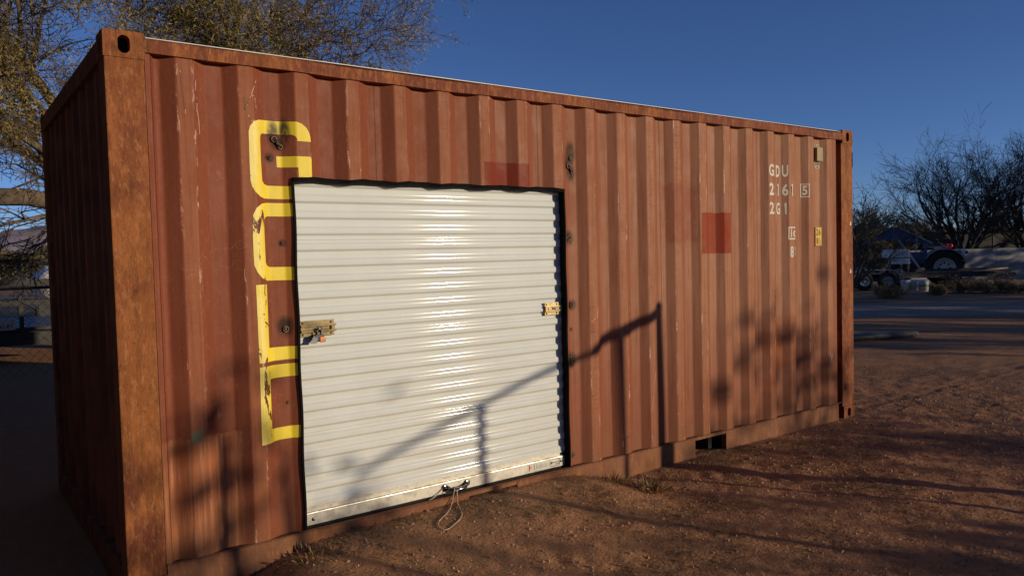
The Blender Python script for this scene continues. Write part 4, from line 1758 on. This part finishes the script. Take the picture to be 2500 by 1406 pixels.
# white crate on a stand left of the tractor
cb = at(2187, 29.2)
crate = thing('white_crate', 'white slatted crate standing on legs left of the tractor hood', 'crate', cb, RZ)
mb = MB()
mb.box(-.38, .38, -.3, .3, 1.10, 1.40, .01)
for i in range(5):
    mb.box(-.36 + i * .16, -.28 + i * .16, -.318, -.301, 1.11, 1.39)
mb.build('upper_box', M['whitep'], crate)
mb = MB()
mb.box(-.14, .40, -.28, .28, .86, 1.06, .01)
mb.build('lower_box', M['whitep'], crate)
for x in (-.34, .34):
    for y in (-.26, .26):
        mb = MB()
        mb.bar((x, y, -.05), (x, y, .86 if x > 0 else 1.10), .06)
        mb.build('leg', M['wood'], crate)
mb = MB()
mb.bar((-.38, 0, 1.42), (-.52, 0, 1.62), .04)
mb.bar((-.5, 0, 1.6), (-.72, 0, 1.7), .03)
mb.build('handle', M['steel'], crate)

# flatbed trailer
fb = at(2165, 27.4)
trl = thing('flatbed_trailer', 'dark tandem-axle flatbed trailer parked on the verge with lumber on its deck', 'trailer', fb, RZ)
for x in (0, -.82):
    for y in (-.02, 1.75):
        wheel(trl, (x, y, .31), .31, .2, .2, False)
mb = MB()
for i in range(9):
    mb.box(-1.9, 4.2, .32 + i * .155, .47 + i * .155, .50, .545)
mb.build('deck', M['wood'], trl)
mb = MB()
for y in (.26, 1.56):
    mb.box(-1.95, 4.25, y, y + .09, .38, .55)
for i in range(7):
    mb.box(-1.8 + i, -1.74 + i, .35, 1.56, .40, .499)
mb.bar((4.2, .3, .45), (4.85, .75, .42), .12)
mb.bar((4.2, 1.6, .45), (4.85, 1.05, .42), .12)
mb.box(4.7, 5.0, .7, 1.1, .36, .48)
mb.bar((0, .0, .31), (0, 1.7, .31), .08)
mb.bar((-.82, .0, .31), (-.82, 1.7, .31), .08)
mb.build('chassis', M['trailer'], trl)
for y0, y1 in ((-.16, .14), (1.62, 1.9)):
    mb = MB()
    P = [(-1.25, .25), (-1.2, .52), (-1.08, .67), (-.92, .72), (.1, .72), (.26, .67), (.39, .50), (.44, .22)]
    for i in range(len(P) - 1):
        (xa, za), (xb, zb3) = P[i], P[i + 1]
        n = Vector((za - zb3, 0, xb - xa)).normalized() * .02
        mb.add([(xa, y0, za), (xb, y0, zb3), (xb, y1, zb3), (xa, y1, za), (xa - n.x, y0, za - n.z), (xb - n.x, y0, zb3 - n.z), (xb - n.x, y1, zb3 - n.z), (xa - n.x, y1, za - n.z)],
               [(0, 3, 2, 1), (4, 5, 6, 7), (0, 1, 5, 4), (2, 3, 7, 6)])
    fixn(mb.build('fender', M['fender'], trl))
mb = MB()
mb.box(4.35, 4.45, .86, .94, .02, .62)
mb.box(4.32, 4.48, .82, .98, -.01, .02)
mb.build('jack_post', M['wood'], trl)
mb = MB()
mb.box(1.15, 2.8, .24, .258, .43, .49)
mb.build('reflector_tape', M['red'], trl) if False else None


def onT(x, y, z):
    return fb + Vector((x * math.cos(RZ) - y * math.sin(RZ), x * math.sin(RZ) + y * math.cos(RZ), z))


def lumber(a, b, w, h, mat, label):
    p, q = onT(*a), onT(*b)
    mb = MB()
    mb.bar(Vector((0, 0, 0)), q - p, w, h)
    o = mb.build('lumber', mat, None)
    o.location = p
    tag(o, label, 'lumber', 'lumber lying on the flatbed trailer')


lumber((1.2, .45, .572), (4.0, .5, .575), .18, .05, M['wood'], 'long weathered board flat on the trailer deck beside its near edge')
lumber((3.25, .34, .572), (4.45, .32, .66), .10, .05, M['woodn'], 'pale new board sloping up at the hitch end of the trailer')
lumber((3.3, .20, .592), (4.05, .22, .545), .05, .035, M['woodn'], 'short pale batten leaning on the deck edge below the sloping board')
lumber((3.95, .62, .605), (4.9, .64, .61), .12, .09, M['woodn'], 'stubby pale timber overhanging the hitch end of the deck')
lumber((1.35, .55, .60), (1.6, .55, .68), .12, .12, M['woodn'], 'small square wood block standing on the middle of the deck')
lumber((1.7, .8, .61), (4.1, .85, .61), .14, .12, M['trailer'], 'dark squared beam lying behind the weathered board on the deck')

# buckets
proto = None
for i, (px, dep, sc, lab) in enumerate(((2211, 26.2, 1.0, 'white plastic bucket with ribbed rim, leftmost of three under the trailer'), (2233, 26.9, .92, 'smaller grey-white bucket standing between the other two under the trailer'),
                                    (2256, 26.0, 1.0, 'white bucket with green print, rightmost of three under the trailer'))):
    b = at(px, dep)
    t_ = thing('bucket', lab, 'bucket', b, 0, 'buckets under the flatbed trailer')
    t_.scale = (sc, sc, sc)
    mb = MB()
    mb.lathe([(.001, .0), (.128, 0), (.132, .01), (.146, .28), (.156, .285), (.156, .30), (.149, .305), (.149, .325), (.157, .33), (.157, .35), (.149, .355), (.153, .385), (.146, .385), (.138, .02), (.001, .02)], 24)
    mb.build('pail', M['whitep'], t_, True)
    mb = MB()
    mb.tube([(.15 * math.cos(a), -.02 - .06 * math.sin(a), .33 - .12 * math.sin(a)) if False else (.158 * math.cos(a), -.158 * math.sin(a) * .99 - .004, .33 - .13 * math.sin(a)) for a in [math.pi * k / 10 for k in range(11)]], .004, 6)
    mb.build('bail', M['steel'], t_)
    if i == 2:
        mb = MB()
        mb.lathe([(.1345, .05), (.1445, .22)], 24)
        mb.build('print_band', M['green'], t_, True)

# steel pipes lying beyond the container
for i, (a, b, r, lab) in enumerate((((10.2, 3.45), (12.6, 2.62), .055, 'dark steel pipe on the shaded dirt, nearest of the pile beside the container'), ((10.4, 3.62), (12.3, 2.92), .05, 'dark steel pipe lying behind the nearest one beyond the container'),
                                ((10.3, 3.8), (12.0, 3.05), .06, 'shortest dark steel pipe at the back of the pile beyond the container'))):
    mb = MB()
    za, zb4 = G(*a) + r + .01, G(*b) + r
    mb.tube([(0, 0, 0), (b[0] - a[0], b[1] - a[1], zb4 - za)], r, 12)
    mb.tube([(0, 0, 0), (b[0] - a[0], b[1] - a[1], zb4 - za)], r * .85, 12, False)
    o = mb.build('steel_pipe', M['steel'], None, True)
    o.location = (a[0], a[1], za)
    tag(o, lab, 'pipe', 'steel pipes beside the container')

# ------------------------------------------------------------------ far yard, left
def expanded(mb, x0, x1, z0, z1, y, dx, dz, w):
    nrow = int((z1 - z0) / dz)
    for r_ in range(nrow + 1):
        z = z0 + r_ * dz
        x = x0 + (dx / 2 if r_ % 2 else 0)
        while x < x1 - dx / 2:
            a, b, c = (x, y, z), (x + dx / 2, y, z + dz), (x + dx, y, z)
            if z + dz <= z1:
                mb.bar(a, b, w)
                mb.bar(b, c, w)
            x += dx


fz = Vector((.0, 9.1, 0))
fence = thing('chain_link_fence', 'chain-link fence panel behind the shaded end of the container', 'fence', (0, 8.6, G(0, 8.6)))
mb = MB()
dx, dz = .12, .06
x = -3.0
for k in range(-20, 75):
    for s in (1, -1):
        # diagonal wires clipped to the panel
        xa = -3.0 + k * dx
        z0, z1 = .05, 1.25
        xb = xa + s * (z1 - z0)
        a, b = Vector((xa, 0, z0)), Vector((xb, 0, z1))
        lo, hi = -3.0, 1.6
        d = b - a
        t0, t1 = 0, 1
        for lim, sg in ((lo, 1), (hi, -1)):
            pa, pb = (a.x - lim) * sg, (b.x - lim) * sg
            if pa < 0 and pb < 0:
                t0, t1 = 1, 0
                break
            if pa < 0:
                t0 = max(t0, pa / (pa - pb))
            elif pb < 0:
                t1 = min(t1, pa / (pa - pb))
        if t1 > t0:
            mb.tube([a + d * t0, a + d * t1], .0022, 3, False)
mb.build('wire_mesh', M['steel'], fence)
for x in (-3.0, -.6, 1.6):
    mb = MB()
    mb.tube([(x, .03, -.1), (x, .03, 1.32)], .03, 10)
    mb.build('fence_post', M['trailer'], fence)
mb = MB()
mb.tube([(-3.0, .03, 1.28), (1.6, .03, 1.28)], .022, 8)
mb.build('top_rail', M['trailer'], fence)

uy = 11.0
ut = thing('utility_trailer', 'black utility trailer with upright mesh ramp gate behind the chain-link fence', 'trailer', (.25, uy, G(.25, uy)))
mb = MB()
for z, h in ((1.66, .05), (1.29, .15), (.985, .075), (.56, .05)):
    mb.box(-1.6, 1.2, -.04, .04, z - h / 2, z + h / 2)
for x in (-1.6, -.9, -.24, .22, .74, 1.2):
    mb.box(x - .03, x + .03, -.035, .035, .50, 1.66)
mb.build('gate_frame', M['trailer'], ut)
mb = MB()
expanded(mb, -1.6, 1.2, .58, 1.64, 0, .075, .03, .006)
mb.build('gate_mesh', M['trailer'], ut)
mb = MB()
mb.box(-1.6, 1.2, .1, 3.6, .48, .56)
mb.box(-1.62, -1.54, .1, 3.6, .56, .95)
mb.box(1.14, 1.22, .1, 3.6, .56, .95)
mb.box(-1.62, 1.22, -.02, .06, .30, .50)
mb.build('bed', M['trailer'], ut)
for x in (-1.75, 1.35):
    wheel(ut, (0, 0, 0), .32, .2, .2, False).matrix_local = Matrix.Translation((x, 1.9, .32)) @ Matrix.Rotation(math.pi / 2, 4, 'Z')
mb = MB()
mb.box(-.20, .13, -.06, -.05, .56, .72, .003)
pl = mb.build('license_plate', M['plate'], ut)
mbt = MB()
for i, c in enumerate('J36LBV'):
    bm = glyph_bm(c, -.175 + i * .047, -.14 + i * .047, .585, .655, .02)
    for v in bm.verts:
        v.co.y = -.0615
    mbt.bm(bm)
mbt.build('plate_text', M['ink'], pl)

tk = thing('propane_tank', 'white rounded tank end showing through the mesh ramp gate', 'tank', (1.62, 18.1, G(1.62, 18.1)))
mb = MB()
prof = [(.001, -1.0)] + [(.36 * math.sin(math.pi / 2 * i / 8), -.7 - .3 * math.cos(math.pi / 2 * i / 8)) for i in range(1, 9)] + [(.36 * math.cos(math.pi / 2 * i / 8), .7 + .3 * math.sin(math.pi / 2 * i / 8)) for i in range(0, 8)] + [(.001, 1.0)]
mb.lathe(prof, 28, Matrix.Translation((0, 0, 1.13)), 'Y')
mb.build('tank_shell', M['whitep'], tk, True)
for y in (-.5, .5):
    mb = MB()
    mb.box(-.3, .3, y - .06, y + .06, -.05, .74)
    mb.build('leg', M['trailer'], tk)
mb = MB()
mb.lathe([(.12, 1.44), (.12, 1.57), (.001, 1.59)], 14)
mb.build('valve_dome', M['whitep'], tk, True)

# ------------------------------------------------------------------ out of view: fence, posts and brush throwing the long shadows, plus added light blockers
fe = thing('pole_fence', 'rough pole fence with one sagging top rail standing right of the camera', 'fence', (5.66, -3.35, G(5.66, -3.35)))
mb = MB()
mb.tube([(0, 0, -.1), (.01, 0, 1.0), (0, 0, 1.90)], [.075, .064, .055], 10)
mb.build('fence_post', M['wood'], fe)
mb = MB()
mb.tube([(0, -.66, -.1), (.02, -.67, 1.0), (0, -.66, 1.86)], [.026, .020, .026], 8)
mb.build('fence_post', M['wood'], fe)
mb = MB()
mb.tube([(0, -2.4, -.1), (0, -2.4, 1.88)], [.032, .026], 8)
mb.build('fence_post', M['wood'], fe)
mb = MB()
mb.tube(spline([(0, .05, 1.875), (.02, -.2, 1.85), (-.01, -.42, 1.84), (.02, -.62, 1.865), (0, -.85, 1.86), (.02, -1.2, 1.84), (-.02, -1.7, 1.86), (0, -2.4, 1.88), (0, -3.3, 1.89), (0, -3.7, 1.88)]), [.036 + .012 * math.exp(-((k_ - 16) / 7) ** 2) - .016 * (k_ > 28) for k_ in range(55)], 8)
mb.build('fence_rail', M['wood'], fe)


def off_post(x, z, t, r, lab):
    # free-standing post on the sunward side of the wall
    px, py = x + HX * t, HY * t
    top = z + HZ * t
    mb = MB()
    g = G(px, py)
    mb.tube([(0, 0, -.1), (.02, 0, top * .5), (.01, 0, top * .8), (0, 0, top - g)], [r * 1.1, r, r * .8, r * .3], 8)
    o = mb.build('gate_post', M['wood'], None)
    o.location = (px, py, g)
    tag(o, lab, 'post', 'posts behind the camera')


off_post(.47, .76, 7.0, .034, 'wooden gate post behind the camera, left of the pair')
off_post(.80, .62, 7.0, .030, 'shorter wooden gate post behind the camera, right of the pair')


def leafy(name, label, base, h, r, nleaf, size, seed, zlo=.0, group=None):
    R = random.Random(seed)
    t = thing(name, label, 'tree', base, 0, group)
    mb = MB()
    mb.tube([(0, 0, -.1), (.05, 0, h * .3), (0, .05, h * .75)], [h * .03, h * .022, h * .008], 8)
    for i in range(8):
        a = i * 2.4
        z = h * (.25 + .06 * i)
        mb.tube([(0, 0, z), (math.cos(a) * r * .4, math.sin(a) * r * .4, z + h * .08), (math.cos(a) * r * .75, math.sin(a) * r * .75, z + h * .12)], [h * .012, h * .008, h * .004], 5)
    mb.build('trunk', M['barkd'], t)
    mb = MB()
    V, F = mb.v, mb.f
    cl = []
    for i in range(46):
        u = R.random()
        z = zlo * h + (h - zlo * h) * u
        rr = r * math.sqrt(max(0, math.sin(math.pi * min(.98, .12 + .88 * u)))) * math.sqrt(R.random())
        a = R.uniform(0, 6.283)
        cl.append((rr * math.cos(a), rr * math.sin(a), z, R.uniform(.22, .42) * r))
    for i in range(nleaf):
        cx, cy, cz, cr = cl[i % len(cl)]
        c = Vector((cx + R.gauss(0, cr * .5), cy + R.gauss(0, cr * .5), max(.05, cz + R.gauss(0, cr * .5))))
        u = Vector((R.gauss(0, 1), R.gauss(0, 1), R.gauss(0, 1))).normalized()
        w = u.cross(Vector((R.gauss(0, 1), R.gauss(0, 1), R.gauss(0, 1)))).normalized()
        s = size * R.uniform(.6, 1.3)
        o = len(V)
        for q in (c - u * s, c - w * s * .5, c + u * s, c + w * s * .5):
            V.append(tuple(q))
        F.append((o, o + 1, o + 2, o + 3))
    mb.build('foliage', M['leafd'], t)
    return t


# unseen tree row put in to shade the far yard
wb = None
for i in range(12):
    if i == 5:
        continue
    k = (i + 1.1 * (i > 5)) * 3.6 + 2.6
    base = Vector((11.6 + HX * 20 + .846 * k, 1.6 + HY * 20 + .533 * k, 0))
    lab = 'dense evergreen windbreak tree beyond the right side of the yard'
    if wb is None:
        wb = leafy('unseen_shade_tree', lab, base, 10.5, 3.0, 2900, .26, 77, 0, 'windbreak trees beyond the yard')
    else:
        c = dup(wb)
        c.location = base
        c.rotation_euler = (0, 0, i * 1.7)
        s = 1 + .12 * math.sin(i * 2.3)
        c.scale = (s, s, s)
for i, (x, y, sc_, lab) in enumerate(((-9.5, -7, .85, 'dense evergreen standing behind the camera, nearest the plank shed'), (-13, -14, 1.0, 'dense evergreen at the far left of the row behind the camera'),
                                   (-6, -17, .95, 'dense evergreen in the middle of the row behind the camera'), (1.0, -19, .9, 'dense evergreen at the right end of the row behind the camera'))):
    c = dup(wb)  # extra unseen tree, added to cut sky fill and deepen the shade
    c.location = (x, y, 0)
    c.rotation_euler = (0, 0, 1 + i * 2.1)
    c.scale = (sc_ * 1.25, sc_ * 1.25, sc_)
    c['label'] = lab
    c['group'] = 'added evergreens behind the camera that cut sky light'
# brush that dapples the bottom of the wall and the dirt
for (x, z, t_, h, r, n, sd, lab) in ((.2, .55, 13, 3.1, 1.3, 560, 61, 'open leafy brush throwing shade from behind the camera, leftmost one'),
                                  (5.2, .75, 15, 3.5, 1.5, 650, 62, 'open leafy brush behind the camera, rightmost one and the tallest'),
                                  (2.2, -.5, 13, 2.0, 1.5, 550, 63, 'low spreading brush behind the camera between the two taller ones')):
    leafy('shade_brush', lab, Vector((x + HX * t_, HY * t_, 0)), h, r, n, .10, sd, .15)

# unseen plank shed added left of the container to keep sky light off its end
ps = thing('sky_block_shed', 'tall dark plank shed standing left of the container end', 'shed', (-3.9, 4.4, 0))
mb = MB()
for i in range(46):
    y = -4.6 + i * .2
    mb.box(1.9, 1.925 + .006 * (i % 3), y, y + .194, -.05, 4.8)
mb.box(-1.9, 1.89, -4.6, 4.6, -.05, 4.8)
mb.build('plank_wall', M['shed'], ps)
mb = MB()
mb.poly([(-2.3, -5, 4.81), (2.25, -5, 4.81), (2.25, -5, 4.9), (0, -5, 6.1), (-2.3, -5, 4.9)], (0, 10, 0))
fixn(mb.build('roof', M['tin'], ps))

# ------------------------------------------------------------------ litter on the dirt
M['litter'] = mat_leaf('litter_mix', (.05, .032, .018), (.10, .075, .03), (.46, .30, .13), .1)
lt = M['litter'].node_tree
for n_ in lt.nodes:
    if n_.type == 'TEX_NOISE':
        n_.inputs['Scale'].default_value = 26 if n_.inputs['Scale'].default_value < 2 else 61
R = random.Random(99)
mb = MB()
for _ in range(16000):
    x, y = R.uniform(.3, 9), -abs(R.gauss(0, 1.5)) + R.uniform(-.1, 2.5) * (x > 6.1)
    if y > -.02 and x < 6.1:
        continue
    s = .0035 + .011 * R.random() ** 5 + (.018 * R.random() if R.random() < .010 else 0)
    z = G(x, y)
    a = R.uniform(0, 6.28)
    c, sn = math.cos(a) * s, math.sin(a) * s
    k = R.uniform(.4, .9)
    mb.add([(x + c, y + sn, z), (x - sn * k, y + c * k, z), (x - c, y - sn, z), (x + sn * k, y - c * k, z), (x, y, z + s * R.uniform(.6, 1.1)), (x, y, z - s)], [(0, 1, 4), (1, 2, 4), (2, 3, 4), (3, 0, 4), (1, 0, 5), (2, 1, 5), (3, 2, 5), (0, 3, 5)])
t = NT('pebble_stone', .9)
t.color(t.mix(t.ramp(t.noise(30, 3), .35, .65), (.26, .125, .065), (.44, .27, .17)))
stuff(mb.build('pebbles', t.m, None), 'pebbles and clods scattered over the red dirt', 'pebbles')
mb = MB()
V, F = mb.v, mb.f
for _ in range(130000):
    x = R.uniform(.2, 9.5)
    y = -abs(R.gauss(0, 1.7)) if x < 6.1 else R.uniform(-3.5, 3.5)
    den = float(vnoise(np.array(x * 1.7), np.array(y * 1.7), 13)) * .6 + .4 * float(vnoise(np.array(x * 5.1), np.array(y * 5.1), 14))
    if R.random() > max(0.03, (den - .36) * 3.2):
        continue
    if y > -.015 and x < 6.1:
        continue
    z = G(x, y) + .002
    a = R.uniform(0, 6.28)
    l, w = R.uniform(.008, .035), R.uniform(.0012, .0026)
    up = R.uniform(-.05, .5) * l
    dx_, dy_ = math.cos(a) * l, math.sin(a) * l
    nx_, ny_ = -math.sin(a) * w, math.cos(a) * w
    o = len(V)
    V.extend([(x - nx_, y - ny_, z), (x + nx_, y + ny_, z), (x + dx_ + nx_, y + dy_ + ny_, z + up), (x + dx_ - nx_, y + dy_ - ny_, z + up)])
    F.append((o, o + 1, o + 2, o + 3))
stuff(mb.build('dry_litter', M['litter'], None), 'dry grass and leaf litter scattered over the dirt', 'litter')


# a few weeds at the foot of the wall
for (x, y, h, n, sd, lab) in ((3.02, -.35, .10, 110, 1, 'small dark weed tuft on the dirt in front of the fork pocket'), (2.93, -.06, .09, 60, 2, 'dead leaf clump against the bottom rail right of the door'), (.83, -.10, .07, 40, 3, 'sparse weed by the left foot of the roll-up door')):
    Rw = random.Random(sd)
    mb = MB()
    V, F = mb.v, mb.f
    for i in range(n):
        a = Rw.uniform(0, 6.28)
        r0 = Rw.random() * .09
        bx_, by_ = r0 * math.cos(a) * 1.4, r0 * math.sin(a)
        l = h * Rw.uniform(.4, 1.1)
        bend = Rw.uniform(.2, 1.1)
        d = Vector((math.cos(a) * bend, math.sin(a) * bend, 1)).normalized()
        s = Vector((-math.sin(a), math.cos(a), 0)) * .003
        p = Vector((bx_, by_, -.01))
        o = len(V)
        for q_ in (p - s, p + s, p + d * l * .6 + s, p + d * l + Vector((0, 0, -bend * l * .2)), p + d * l * .6 - s):
            V.append(tuple(q_))
        F.append((o, o + 1, o + 2, o + 3, o + 4))
    o = mb.build('weed', M['straw'], None)
    o.location = (x, y, G(x, y))
    tag(o, lab, 'weed', 'weeds at the foot of the container')
